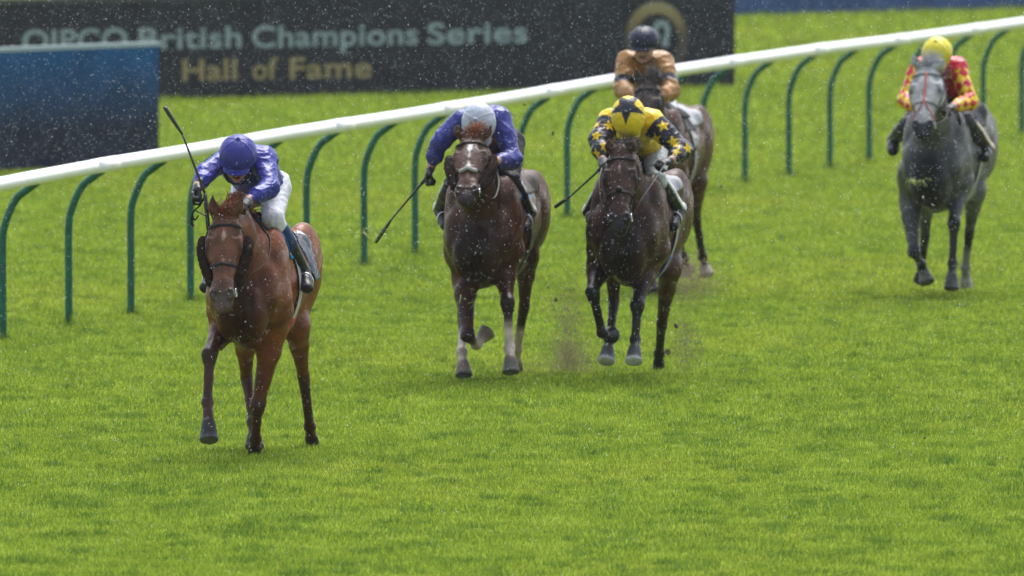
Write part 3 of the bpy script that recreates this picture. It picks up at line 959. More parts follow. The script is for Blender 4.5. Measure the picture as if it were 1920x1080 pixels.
def build_jockey(label, fr, J, st):
    mirror = lambda p: np.array([p[0], -p[1], p[2]])
    g = {k: (_v(v) if not np.isscalar(v) else v) for k, v in J.items()}
    for a, b in (('hip_l', 'hip_r'), ('kn_l', 'kn_r'), ('an_l', 'an_r'), ('toe_l', 'toe_r'), ('sh_l', 'sh_r'), ('el_l', 'el_r'), ('wr_l', 'wr_r')):
        if b not in g: g[b] = mirror(g[a])
        if a not in g: g[a] = mirror(g[b])
    pel = (g['hip_l'] + g['hip_r']) / 2
    che = (g['sh_l'] + g['sh_r']) / 2
    off = np.array([-.15, 0, 1.0])
    root = empty('person', Vector(fr.world(off)), fr.rz)
    tag(root, label, 'jockey', 'jockeys crouched on the galloping horses')
    sh_axis = g['sh_l'] - g['sh_r']; sh_axis /= np.linalg.norm(sh_axis)
    tx, ty, tz = frame(che - pel, sh_axis)
    # head frame
    beta = math.radians(J.get('beta', 40)); hy = math.radians(J.get('hyaw', 0)); hr = math.radians(J.get('hroll', 0))
    fd = np.array([math.cos(beta), 0, -math.sin(beta)]); ud = np.array([math.sin(beta), 0, math.cos(beta)])
    ld = np.array([0, 1., 0])
    Rz = np.array([[math.cos(hy), -math.sin(hy), 0], [math.sin(hy), math.cos(hy), 0], [0, 0, 1]])
    fd, ud, ld = Rz @ fd, Rz @ ud, Rz @ ld
    ud, ld = ud * math.cos(hr) + ld * math.sin(hr), ld * math.cos(hr) - ud * math.sin(hr)
    Hc = g['helmet'] - ud * .035
    Hh = lambda a, b, c_: Hc + fd * a + ld * b + ud * c_
    Rh = [fd, ld, ud]
    sk = SKIN
    # ---- body: one continuous surface
    B = [ell(Hc, (.095, .074, .105), Rh, k=.02, col=sk), ell(Hh(.025, 0, -.065), (.070, .056, .055), Rh, k=.03, col=sk),
         ell(Hh(.078, 0, -.100), (.022, .024, .018), Rh, k=.02, col=sk),
         rc(Hh(.085, 0, -.008), Hh(.112, 0, -.040), .009, .0125, k=.008, col=sk), ell(Hh(.098, .013, -.043), (.010, .008, .007), Rh, k=.006, col=sk), ell(Hh(.098, -.013, -.043), (.010, .008, .007), Rh, k=.006, col=sk),
         rc(Hh(.094, .018, -.072), Hh(.094, -.018, -.072), .0065, .0065, k=.005, col=(.32, .10, .09)),
         rc(Hh(.100, .015, -.0665), Hh(.100, -.015, -.0665), .003, .003, k=.003, col=(.06, .02, .02), sub=True)]
    for s_ in (-1, 1):
        B += [ell(Hh(.078, s_ * .031, -.006), (.014, .014, .010), Rh, k=.008, sub=True), ell(Hh(.076, s_ * .031, -.006), (.011, .012, .010), Rh, k=.002, col=(.65, .6, .56)),
              ell(Hh(.0865, s_ * .031, -.006), (.003, .0055, .0055), Rh, k=.001, col=(.03, .02, .015)),
              ell(Hh(.072, s_ * .040, -.040), (.020, .016, .016), Rh, k=.02, col=sk),
              ell(Hh(-.005, s_ * .078, -.015), (.018, .007, .028), Rh, k=.008, col=sk)]
    nk = che + tx * .05
    B += [rc(nk, Hh(-.03, 0, -.06), .056, .052, k=.03, col=sk)]
    tl = np.linalg.norm(che - pel)
    tst = [(-.09, 0, .09, .06, .06), (-.02, 0, .15, .10, .10), (.35 * tl, .0, .125, .085, .085), (.75 * tl, .0, .155, .105, .105), (tl - .01, 0, .165, .085, .085), (tl + .05, 0, .09, .05, .05)]
    B.append(loft(pel, tx, ty, tz, tst, k=.05, col=sk, p=2.3))
    for s_ in ('l', 'r'):
        B += [rc(g['sh_' + s_], g['el_' + s_], .050, .040, k=.03, col=sk), rc(g['el_' + s_], g['wr_' + s_], .040, .026, k=.02, col=sk),
              rc(g['hip_' + s_], g['kn_' + s_], .080, .055, k=.04, col=sk), rc(g['kn_' + s_], g['kn_' + s_] * .65 + g['an_' + s_] * .35, .053, .052, k=.02, col=sk),
              rc(g['kn_' + s_] * .65 + g['an_' + s_] * .35, g['an_' + s_], .052, .033, k=.02, col=sk), rc(g['an_' + s_], g['toe_' + s_], .030, .026, k=.02, col=sk)]
    grips = {}
    gl = {}
    for s_ in ('l', 'r'):
        d = g.get('hd_' + s_, g['wr_' + s_] - g['el_' + s_])
        palm = g.get('palm_' + s_, np.array([-.2, 0, -1.]))
        hp, grips[s_] = hand_prims(g['wr_' + s_], d, palm, side=1 if s_ == 'r' else -1)
        for p_ in hp: p_.col = sk
        B += hp
        gl[s_] = hand_prims(g['wr_' + s_], d, palm, grow=.0028, side=1 if s_ == 'r' else -1)[0]
    Vt, Fc = surf(B, .0062)
    cols = blend_cols(B, Vt, soft=.003)
    mesh_obj('body', Vt, Fc, M['skin'], root, cols, offset=off)
    # ---- jacket
    jr = st.get('puff', 1.0)
    jst = [(.10 * tl, 0, .150, .105, .105), (.16 * tl, 0, .158, .115, .118), (.4 * tl, 0, .160 * jr, .125 * jr, .12), (.75 * tl, .01, .185, .135 * jr, .125), (tl - .02, .01, .185, .110, .105), (tl + .045, .0, .115, .072, .07), (tl + .075, 0, .07, .06, .06)]
    JK = [loft(pel, tx, ty, tz, jst, k=.05, col=(1, 0, 0), p=2.25)]
    cuff = st.get('cuff', .93)
    for s_ in ('l', 'r'):
        s0, e0, w0 = g['sh_' + s_], g['el_' + s_], g['wr_' + s_]
        we = e0 + (w0 - e0) * cuff
        JK += [rc(s0, e0, .078 * jr, .062 * jr, k=.05, col=(0, 1, 0)), rc(e0, e0 * .4 + we * .6, .062 * jr, .055 * jr, k=.03, col=(0, 1, 0)), rc(e0 * .4 + we * .6, we, .054 * jr, .034, k=.02, col=(0, 1, 0))]
    JK.append(rc(nk - tx * .02, nk + tx * .02, .072, .066, k=.03, col=(1, 0, 0)))
    Vt, Fc = surf(JK, .0062)
    cl = blend_cols(JK, Vt, soft=.004)
    nr = vnormals(Vt, Fc)
    Vt = Vt + nr * (folds(Vt, .017, 30, seed=st.get('seed', 1)) + folds(Vt, .008, 75, seed=9))[:, None]
    cols = st['jacket'](Vt, cl, g, dict(pel=pel, che=che, tx=tx, ty=ty, tz=tz, tl=tl))
    mesh_obj('jacket', Vt, Fc, M['silk'], root, cols, offset=off)
    # ---- breeches
    BR = [loft(pel, tx, ty, tz, [(-.115, 0, .09, .07, .07), (-.06, 0, .145, .105, .11), (.0, 0, .162, .115, .118), (.2 * tl, 0, .142, .098, .10)], k=.04, p=2.3)]
    for s_ in ('l', 'r'):
        h0, k0, a0 = g['hip_' + s_], g['kn_' + s_], g['an_' + s_]
        BR += [rc(h0, k0, .100, .068, k=.05), rc(k0, k0 + (a0 - k0) * .30, .068, .058, k=.02)]
    Vt, Fc = surf(BR, .0065)
    nr = vnormals(Vt, Fc)
    Vt = Vt + nr * (folds(Vt, .010, 50, seed=4) + folds(Vt, .005, 110, seed=14))[:, None]
    bc = st.get('breeches', (.55, .55, .58))
    cols = np.tile(np.array(bc), (len(Vt), 1))
    if 'mud' in st:
        q = np.sin(Vt[:, 2] * 45 + 3 * np.sin(Vt[:, 1] * 40)) + np.sin(Vt[:, 0] * 60)
        cols[q > .9] *= st['mud']
    mesh_obj('breeches', Vt, Fc, M['breeches'], root, cols, offset=off)
    # ---- boots
    for s_ in ('l', 'r'):
        k0, a0, t0 = g['kn_' + s_], g['an_' + s_], g['toe_' + s_]
        top = k0 + (a0 - k0) * .20
        md = k0 + (a0 - k0) * .45
        fdir = (t0 - a0) / np.linalg.norm(t0 - a0)
        heel = a0 - fdir * .045
        dn = (a0 - k0) / np.linalg.norm(a0 - k0)
        bcol = st.get('boot', (.014, .014, .016))
        tcol = st.get('boot_top', bcol)
        BT = [rc(top, md, .070, .069, k=.01, col=tcol), rc(md, a0, .068, .050, k=.012, col=bcol), rc(a0, heel + dn * .02, .046, .040, k=.02, col=bcol),
              rc(a0 + dn * .012, t0, .046, .037, lat=1.12, k=.02, col=bcol), rc(heel + dn * .05, heel + dn * .02, .028, .030, k=.012, col=bcol)]
        Vt, Fc = surf(BT, .0065)
        nr = vnormals(Vt, Fc)
        Vt = Vt + nr * folds(Vt, .003, 70, seed=2)[:, None]
        cols = blend_cols(BT, Vt, soft=.002)
        bt = mesh_obj('boot', Vt, Fc, M['boot'], root, cols, offset=off)
        if 'gaiter' in st and (s_ == 'l' or st.get('both_gaiters')):
            # pale trim running down the outside of the boot
            out_d = np.array([.35, 1.0 if s_ == 'l' else -1.0, .45]); out_d /= np.linalg.norm(out_d)
            P = spline([top + out_d * .066, md + out_d * .066, a0 + out_d * .050, heel + out_d * .042], 14)
            MB().sweep(P, [.016, .018, .019, .020, .021, .022, .022, .023, .025, .028, .032, .036, .034, .020], .008, ups=[out_d] * 14).build('boot_trim', M['boot'], bt, st['gaiter'], offset=off)
        # stirrup iron under the ball of the foot
        ball = a0 * .35 + t0 * .65
        th = np.linspace(-.2 * math.pi, 1.2 * math.pi, 18)
        uu = np.array([0, 0, 1.]); vv = np.array([0, 1., 0])
        P = ball + np.outer(np.cos(th), vv) * .050 + np.outer(np.sin(th), uu) * .058
        sm = MB().sweep(P, .0045, sides=6); sm.sweep([P[0], P[-1]], .018, .005, sides=6)
        sm.build('stirrup', M['metal'], root, offset=off)
        sl = MB().sweep([ball + uu * .07, (top + ball) / 2 * np.array([1, .93, 1]), np.array([-.12, .16 * np.sign(k0[1]), 1.38])], .012, .003)
        sl.build('stirrup_leather', M['leather'], root, offset=off)
    # ---- gloves
    for s_ in ('l', 'r'):
        Vt, Fc = surf(gl[s_], .0042)
        mesh_obj('glove', Vt, Fc, M['glove'], root, offset=off)
    # ---- riding cap (helmet with silk cover)
    CP = [ell(Hh(-.006, 0, .042), (.142, .119, .112), Rh, k=.02, col=(1, 0, 0))]
    Rp, R2, R3 = Rh
    CP.append(ell(Hh(.110, 0, .002), (.062, .085, .013), Rh, k=.015, col=(0, 1, 0)))
    CP.append(rc(Hh(-.006, 0, .153), Hh(-.006, 0, .160), .014, .010, k=.004, col=(1, 0, 0)))
    CP.append(loft(Hh(0, 0, -.20), *frame(ud, fd), [(0, 0, .3, .3, .3), (.195, 0, .3, .3, .3)], k=.006, sub=True))
    Vt, Fc = surf(CP, .0052)
    q = (Vt - Hc) @ np.array(Rh).T
    az = np.arctan2(q[:, 1], q[:, 0] + .006)
    nr = vnormals(Vt, Fc)
    seam = np.abs(np.mod(az + math.pi / 6, math.pi / 3) - math.pi / 6)
    rad = np.hypot(q[:, 1], q[:, 0])
    sd_ = np.where(q[:, 2] > .0, np.exp(-(seam * rad / .006) ** 2), 0)
    cols = blend_cols(CP[:3], Vt, soft=.003)
    Vt = Vt + nr * (sd_ * .0028 + folds(Vt, .0025, 60, seed=6))[:, None]
    cc = st['cap'](q, cols, az)
    mesh_obj('riding_cap', Vt, Fc, M['cap'], root, cc, offset=off)
    # ---- goggles with strap + chin strap
    gm = [ell(Hh(.086, .032, -.004), (.020, .036, .024), Rh, k=.006), ell(Hh(.086, -.032, -.004), (.020, .036, .024), Rh, k=.006)]
    Vt, Fc = surf(gm, .0055)
    mesh_obj('goggles', Vt, Fc, M['goggle'], root, offset=off)
    th = np.linspace(-2.2, 2.2, 24)
    P = np.array([Hh(.03 - .020 + .086 * math.cos(a), .082 * math.sin(a), -.088 if False else -.065 - .055 * math.cos(a)) for a in np.linspace(-1.35, 1.35, 20)])
    MB().sweep(P, .009, .003, ups=[-ud] * 20).build('chin_strap', M['leather'], root, offset=off)
    return dict(root=root, g=g, grips=grips, off=off, Hh=Hh)

def plain(c):
    return lambda V, cl, g, T: np.tile(np.array(c), (len(V), 1))

def cap_plain(c):
    return lambda q, cl, az: np.tile(np.array(c), (len(q), 1))

def local_obj(mb, name, mat_, fr, label=None, cat=None, group=None, color=None, base=None):
    """a loose thing modelled in a horse's frame: its own origin at base"""
    V = np.concatenate(mb.V)
    base = V.mean(0) if base is None else _v(base)
    o = mb.build(name, mat_, None, color, offset=base)
    o.location = Vector(fr.world(base)); o.rotation_euler = (0, 0, fr.rz)
    tag(o, label, cat, group)
    return o

def make_whip(fr, tip, mid, grip, butt, label):
    root = empty('riding_whip', Vector(fr.world(_v(grip))), fr.rz)
    tag(root, label, 'whip', "whips in the jockeys' hands")
    tip, mid, grip, butt = map(_v, (tip, mid, grip, butt))
    P = spline([tip, tip * .6 + mid * .4, mid], 10)
    MB().sweep(P, [.010, .013, .013, .013, .013, .0125, .012, .011, .009, .007], sides=10).build('padded_flap', M['rubber'], root, offset=grip)
    P = spline([mid, mid * .5 + grip * .5, grip], 12)
    MB().sweep(P, np.linspace(.0055, .0085, 12), sides=8).build('shaft', M['rubber'], root, offset=grip)
    P = spline([grip, (grip + butt) / 2, butt], 8)
    MB().sweep(P, [.009, .0125, .013, .013, .013, .013, .014, .012], sides=10).build('handle', M['rubber'], root, offset=grip)
    return root

def make_reins(h, pts_list, name='reins', w=.0085):
    mb = MB()
    for pts in pts_list: mb.sweep(spline(pts, 26), w, .0035, sides=6)
    mb.build(name, M['leather'], h['root'])


# ================================================================== leading horse: bright chestnut
def L1(side, fore, P, **k): return dict(side=side, fore=fore, P=P, **k)

CHEST = dict(main=(.170, .048, .015), dark=(.052, .020, .011), muzzle=(.085, .060, .050), face=(.115, .046, .023), chin=(.22, .16, .13), mane=(.150, .042, .014), belly=(.13, .05, .025),
             marks=[(.10, .17, .006, .012, (.30, .20, .15), .005)])
w = f1 = Frame(474, 857, 8.4)
H1 = build_horse('racehorse', 'bright chestnut racehorse with brown sheepskin cheekpieces leading the field', f1, dict(
    c=CHEST, Zw=1.48, Zc=1.40, dz=.0, poll=w(420, 402, .84), muzzle=w(415, 582, 1.12),
    ears=[w(399, 370, .84), w(453, 372, .84)], seed=11, forelock=110, fl_side=.1, yaw=-.02,
    bridle=dict(cheeks=(.030, .017, .012)), tw=.95, tack=dict(pad=(.015, .20, .52), satin=True, girth=(.45, .45, .47), girth2=(.45, .02, .03)),
    legs=[
        L1('r', True, [w(420, 560, .22), w(421, 610, .14), w(393, 663, .46), w(389, 754, .56), w(391, 790, .64), w(392, 824, .70)]),
        L1('l', True, [w(515, 560, .20), w(513, 620, .06), w(483, 762, .02), w(479, 822, -.20), w(478, 838, -.28), w(477, 856, -.36)], hr=.72),
        L1('l', False, [w(548, 520, -.98), w(556, 612, -.80), w(569, 705, -1.12), w(581, 800, -1.30), w(583, 818, -1.36), w(587, 836, -1.40)], hr=.75),
        L1('r', False, [w(455, 520, -.95), w(459, 622, -.62), w(462, 706, -.92), w(474, 790, -.75), w(476, 815, -.70), w(477, 838, -.66)]),
    ]))
BLUE = (.030, .034, .250)
J1 = build_jockey('jockey in royal blue silks and white breeches on the leading chestnut horse', f1, dict(
    helmet=w(446, 291, .52), beta=35, hyaw=3, hroll=4,
    sh_l=w(496, 300, .22), sh_r=w(424, 300, .24), el_l=w(506, 352, .44), wr_l=w(464, 376, .64), el_r=w(385, 326, .46), wr_r=w(371, 349, .66),
    hd_r=(.5, -.25, -.6), palm_r=(.1, 1, -.4), hd_l=(1, -.25, -.2), palm_l=(0, -.3, -1),
    hip_l=w(516, 350, -.26), hip_r=w(466, 350, -.24), kn_l=w(512, 412, .10), kn_r=w(437, 412, .12), an_l=w(566, 508, -.30), toe_l=w(576, 540, -.14)),
    dict(jacket=plain(BLUE), cap=cap_plain((.034, .036, .225)), breeches=(.62, .61, .66), mud=.93, boot=(.014, .014, .016), boot_top=(.012, .035, .13), seed=3))
make_whip(f1, w(308, 200, .70), w(342, 252, .72), w(384, 362, .76), w(391, 432, .78), 'black riding whip raised by the leading jockey in royal blue')
make_reins(H1, [[H1['H'](.5, .08, -.08), w(470, 515, .95), w(500, 490, .80), w(506, 450, .62), w(490, 425, .5), w(470, 395, .55), w(464, 380, .68)],
                [w(385, 365, .75), w(375, 385, .72), w(364, 395, .7), w(360, 405, .69), w(366, 412, .69), w(372, 404, .7)],
                [w(367, 395, .72), w(380, 402, .74), w(392, 410, .78)],
                [w(360, 405, .69), w(359, 418, .69), w(363, 424, .69)]])

# ================================================================== second horse: dark chestnut with white star
def sleeve_seg(V, g, s_):
    s0, e0, w0 = g['sh_' + s_], g['el_' + s_], g['wr_' + s_]
    L1_ = np.linalg.norm(e0 - s0)
    def seg(a, b):
        d = b - a; L_ = np.linalg.norm(d); d = d / L_
        u = (V - a) @ d; r = V - a - u[:, None] * d
        return u, r, np.linalg.norm(r, axis=1) + np.maximum(0, np.maximum(-u, u - L_)) * 1.0, d, L_
    u1, r1, d1, D1, _ = seg(s0, e0); u2, r2, d2, D2, _ = seg(e0, w0)
    first = d1 < d2
    u = np.where(first, u1, L1_ + u2)
    fwd = np.array([1., 0, .2]); fwd /= np.linalg.norm(fwd)
    def lat(r, D):
        p = np.cross(D, fwd); p /= np.linalg.norm(p) + 1e-9
        n = np.cross(p, D)
        return np.arctan2(r @ p, r @ n) * .07
    v = np.where(first, lat(r1, D1), lat(r2, D2))
    return u, v, np.minimum(d1, d2)

DARKCH = dict(main=(.074, .027, .013), dark=(.026, .012, .008), muzzle=(.032, .020, .018), face=(.075, .033, .020), mane=(.19, .055, .016), belly=(.06, .03, .02),
              marks=[(.100, .165, .019, .010, (.62, .60, .58), .0), (.165, .30, .006, .003, (.50, .46, .43), .0), (.30, .34, .016, .016, (.4, .38, .36), 0)])
f2 = w = Frame(912, 716, 9.0)
H2 = build_horse('racehorse', 'dark chestnut racehorse with white star on its forehead and pale socks, second in the field', f2, dict(
    c=DARKCH, Zw=1.44, Zc=1.47, dz=-.03, poll=w(884, 254, .80), muzzle=w(874, 356, 1.22), ears=[w(856, 234, .80), w(921, 236, .80)], hw=1.06, seed=22, forelock=90, fl_side=.3,
    bridle=dict(cheeks=(.030, .018, .014), noseroll=(.34, .33, .31)), tack=dict(pad=(.015, .20, .50), number=(.10, .085, .07), girth=(.10, .10, .10)),
    legs=[
        L1('r', True, [w(864, 450, .22), w(870, 522, .12), w(877, 630, .45), w(893, 646, .20), w(902, 635, .15), w(914, 622, .11)], sock=WHITE_SOCK, hoof=(.20, .15, .11)),
        L1('l', True, [w(938, 450, .22), w(945, 502, .10), w(952, 567, .35), w(955, 652, .40), w(957, 671, .46), w(958, 697, .50)], sock=WHITE_SOCK, hoof=(.09, .08, .06)),
        L1('l', False, [w(985, 400, -.95), w(987, 480, -.78), w(983, 572, -1.0), w(969, 655, -1.2), w(967, 675, -1.25), w(965, 692, -1.30)], sock=WHITE_SOCK, hoof=(.09, .08, .06)),
        L1('r', False, [w(895, 400, -.95), w(870, 500, -.55), w(868, 590, -.65), w(866, 660, -.35), w(868, 679, -.30), w(870, 703, -.25)], sock=WHITE_SOCK, hoof=(.16, .12, .09)),
    ]))
J2 = build_jockey('jockey in blue silks and pale grey cap, head down, holding a whip low', f2, dict(
    helmet=w(898, 232, .52), beta=76, hyaw=0, hroll=-3,
    sh_l=w(938, 224, .20), sh_r=w(864, 226, .22), el_l=w(962, 300, .34), wr_l=w(928, 302, .60), el_r=w(824, 268, .30), wr_r=w(808, 314, .30),
    hd_r=(.15, -.35, -1.0), palm_r=(.1, .9, -.3), hd_l=(1, -.35, -.1), palm_l=(0, -.3, -1),
    hip_l=w(958, 268, -.26), hip_r=w(902, 268, -.26), kn_l=w(956, 338, .12), kn_r=w(852, 345, .12), an_l=w(990, 398, -.22), toe_l=w(982, 428, -.04), an_r=w(828, 392, -.20), toe_r=w(836, 424, -.02)),
    dict(jacket=plain((.034, .038, .205)), cap=cap_plain((.42, .44, .52)), breeches=(.018, .018, .022), boot=(.012, .012, .014), gaiter=(.60, .60, .62), both_gaiters=True, seed=5, puff=1.06))
make_whip(f2, w(704, 455, .30), w(735, 410, .30), w(789, 346, .31), w(806, 326, .32), 'black riding whip held low beside the dark chestnut horse')
make_reins(H2, [[H2['H'](.5, .08, -.08), w(925, 372, .95), w(935, 345, .75), w(930, 318, .62), w(926, 306, .62)],
                [H2['H'](.5, -.08, -.08), w(850, 350, .9), w(872, 300, .62), w(905, 304, .6)],
                [w(922, 310, .66), w(934, 360, .62), w(936, 392, .56), w(933, 350, .55), w(926, 318, .6)]])

# ================================================================== third horse: dark bay
BAY = dict(main=(.060, .025, .014), dark=(.015, .011, .010), muzzle=(.018, .014, .013), face=(.048, .022, .015), mane=(.020, .015, .013), belly=(.09, .07, .06),
           marks=[(.13, .19, .005, .010, (.20, .14, .12), .0)])
f3 = w = Frame(1185, 712, 8.5)
H3 = build_horse('racehorse', 'dark bay racehorse with black legs galloping in front of the fourth horse', f3, dict(
    c=BAY, Zw=1.47, Zc=1.43, dz=-.03, poll=w(1163, 280, .85), muzzle=w(1160, 419, 1.16), ears=[w(1141, 263, .84), w(1187, 265, .84)], seed=33, forelock=45, blow=.3, rise=.25,
    bridle=dict(ball=True), tack=dict(pad=(.02, .02, .025), number=(.30, .30, .32), girth=(.30, .30, .32), girth2=(.16, .17, .42)),
    legs=[
        L1('r', True, [w(1126, 430, .22), w(1123, 500, .14), w(1111, 548, .48), w(1129, 624, .36), w(1138, 630, .28), w(1147, 628, .20)]),
        L1('l', True, [w(1215, 430, .20), w(1213, 500, .08), w(1195, 572, .34), w(1191, 637, .40), w(1190, 652, .46), w(1188, 677, .52)], hoof=(.045, .045, .05), shoe=(.60, .60, .61)),
        L1('l', False, [w(1250, 390, -.98), w(1256, 500, -.75), w(1241, 606, -1.1), w(1236, 662, -1.35), w(1235, 677, -1.40), w(1235, 696, -1.45)], hr=.65),
        L1('r', False, [w(1165, 390, -.95), w(1150, 480, -.50), w(1151, 566, -.56), w(1143, 636, -.32), w(1140, 652, -.26), w(1137, 677, -.20)], hoof=(.045, .045, .05), shoe=(.60, .60, .61)),
    ]))
YEL, BLK = (.75, .50, .008), (.022, .022, .034)
def stars_jacket(V, cl, g, T):
    cols = np.tile(np.array(YEL), (len(V), 1))
    for s_ in ('l', 'r'):
        u, v, d = sleeve_seg(V, g, s_)
        cols[(u > .035) & (d < .11) & (cl[:, 1] > .5)] = BLK
        for uc, vc in ((.10, -.03), (.12, .07), (.23, .0), (.34, -.045), (.37, .05), (.45, .0)):
            k = star_mask(u - uc, v - vc, .046, uc * 9) & (d < .11) & (cl[:, 1] > .5)
            cols[k] = YEL
    return cols
def star_cap(q, cl, az):
    cols = np.tile(np.array((.72, .52, .02)), (len(q), 1))
    k = star_mask(q[:, 1], q[:, 0] + .050, .130) & (q[:, 2] > .02)
    cols[k] = BLK
    return cols
J3 = build_jockey('jockey in yellow silks with starred black sleeves and star cap, whip down', f3, dict(
    helmet=w(1178, 220, .50), beta=74, hyaw=0,
    sh_l=w(1222, 228, .20), sh_r=w(1144, 226, .22), el_l=w(1279, 282, .26), wr_l=w(1260, 300, .44), el_r=w(1122, 262, .36), wr_r=w(1130, 300, .52),
    hd_l=(.7, -.8, -.2), palm_l=(-.1, -.3, -1), hd_r=(.9, .3, -.3), palm_r=(0, .4, -1),
    hip_l=w(1230, 282, -.24), hip_r=w(1174, 280, -.24), kn_l=w(1229, 336, .12), kn_r=w(1146, 342, .12), an_l=w(1270, 392, -.22), toe_l=w(1262, 424, -.04), an_r=w(1108, 396, -.20), toe_r=w(1114, 418, -.02)),
    dict(jacket=stars_jacket, cap=star_cap, breeches=(.40, .41, .42), mud=.8, boot=(.012, .013, .014), gaiter=(.62, .63, .64), both_gaiters=True, seed=8, puff=1.12))
make_whip(f3, w(1040, 389, .50), w(1072, 366, .51), w(1120, 322, .54), w(1134, 308, .56), 'thin black riding whip pointing down left of the dark bay horse')
make_reins(H3, [[H3['H'](.5, .08, -.08), w(1200, 378, .95), w(1222, 345, .78), w(1240, 318, .6), w(1249, 304, .5)],
                [H3['H'](.5, -.08, -.08), w(1128, 380, .95), w(1124, 340, .8), w(1130, 312, .6)],
                [w(1141, 305, .6), w(1160, 300, .55), w(1188, 312, .5), w(1215, 312, .5), w(1247, 302, .48)]])

# ================================================================== fourth horse, behind
BAY2 = dict(main=(.080, .034, .019), dark=(.022, .016, .014), muzzle=(.03, .024, .022), face=(.045, .032, .028), mane=(.05, .04, .036), belly=(.09, .06, .05))
f4 = w = Frame(1228, 549, 10.5)
H4 = build_horse('racehorse', 'brown racehorse with a pale hind hoof, mostly hidden behind the dark bay horse', f4, dict(
    c=BAY2, Zw=1.49, Zc=1.45, dz=-.02, poll=w(1213, 152, .85), muzzle=w(1207, 262, 1.16), ears=[w(1193, 132, .84), w(1233, 132, .84)], seed=44, blow=.6, vox=.0105,
    bridle={}, tack=dict(pad=(.03, .03, .035), number=(.35, .35, .36)),
    legs=[
        L1('r', True, [w(1195, 300, .22), w(1198, 360, .10), w(1212, 452, .42), w(1220, 516, .46), w(1224, 530, .50), w(1227, 547, .54)]),
        L1('l', True, [w(1258, 300, .22), w(1254, 365, .10), w(1246, 440, .44), w(1250, 470, .16), w(1252, 482, .08), w(1254, 492, 0)]),
        L1('l', False, [w(1296, 280, -.95), w(1306, 340, -.85), w(1305, 408, -1.10), w(1317, 481, -1.22), w(1321, 498, -1.26), w(1325, 516, -1.24)], hoof=(.35, .30, .25)),
        L1('r', False, [w(1240, 280, -.95), w(1255, 350, -.72), w(1264, 420, -.98), w(1282, 484, -1.15), w(1285, 496, -1.2), w(1287, 510, -1.26)], hoof=(.35, .30, .25)),
    ]))
CAR = (.34, .165, .045)
def armbands(V, cl, g, T):
    cols = np.tile(np.array(CAR), (len(V), 1))
    for s_ in ('l', 'r'):
        u, v, d = sleeve_seg(V, g, s_)
        k = (u > .17) & (u < .235) & (d < .12) & (cl[:, 1] > .5)
        cols[k] = (.018, .018, .026)
    return cols
J4 = build_jockey('jockey in a caramel jacket with black armbands and black cap at the back', f4, dict(
    helmet=w(1207, 78, .38), beta=12, hyaw=0,
    sh_l=w(1241, 116, .16), sh_r=w(1176, 116, .18), el_l=w(1257, 172, .34), wr_l=w(1230, 186, .58), el_r=w(1168, 168, .34), wr_r=w(1194, 184, .58),
    hip_l=w(1246, 200, -.28), hip_r=w(1202, 198, -.28), kn_l=w(1252, 222, .10), an_l=w(1294, 262, -.28), toe_l=w(1296, 280, -.14)),
    dict(jacket=armbands, cap=cap_plain((.017, .019, .042)), breeches=(.60, .60, .62), boot=(.014, .014, .017), gaiter=(.55, .55, .57), seed=12, puff=1.2))
make_reins(H4, [[H4['H'](.5, .08, -.08), w(1240, 220, .85), w(1228, 190, .64)], [H4['H'](.5, -.08, -.08), w(1185, 215, .85), w(1196, 188, .64)]])

# ================================================================== fifth horse: grey
GREY = dict(main=(.112, .111, .113), dark=(.018, .018, .020), muzzle=(.026, .026, .029), face=(.36, .358, .36), mane=(.30, .30, .31), belly=(.15, .15, .155), tail=(.25, .25, .26), dapple=.10)
f5 = w = Frame(1762, 556, 11.0)
H5 = build_horse('racehorse', 'dappled grey racehorse with a red crossed noseband galloping alone on the right', f5, dict(
    breast_shade=.9, c=GREY, Zw=1.50, Zc=1.53, dz=-.03, poll=w(1738, 125, .84), muzzle=w(1730, 228, 1.16), ears=[w(1712, 103, .84), w(1769, 112, .84)], hw=1.08, seed=55, blow=.5,
    bridle=dict(grakle=(.42, .10, .07), pale=True), tack=dict(pad=(.02, .02, .025), number=(.018, .018, .022)),
    legs=[
        L1('r', True, [w(1706, 330, .22), w(1706, 380, .14), w(1714, 474, .42), w(1727, 494, .14), w(1732, 508, .10), w(1738, 529, .14)], hoof=(.12, .115, .10)),
        L1('l', True, [w(1793, 300, .20), w(1797, 350, .06), w(1789, 418, .32), w(1786, 493, .36), w(1785, 514, .42), w(1784, 541, .46)], hoof=(.07, .07, .06)),
        L1('l', False, [w(1826, 270, -.95), w(1828, 358, -.78), w(1818, 432, -1.02), w(1810, 502, -1.15), w(1811, 521, -1.2), w(1812, 545, -1.25)], hoof=(.30, .28, .25), sock=(.2, .2, .2)),
        L1('r', False, [w(1750, 270, -.95), w(1734, 370, -.60), w(1735, 440, -.82), w(1728, 500, -1.0), w(1727, 512, -1.05), w(1727, 524, -1.1)]),
    ]))
RED, YL5 = (.48, .012, .030), (.72, .50, .02)
def diamonds(V, cl, g, T):
    cols = np.tile(np.array(RED), (len(V), 1))
    for s_ in ('l', 'r'):
        u, v, d = sleeve_seg(V, g, s_)
        a = np.abs(np.mod(u / .098, 1) - .5) + np.abs(np.mod(v / .088 + .5, 1) - .5)
        k = (a < .50) & (u > .06) & (d < .12) & (cl[:, 1] > .5)
        cols[k] = YL5
    return cols
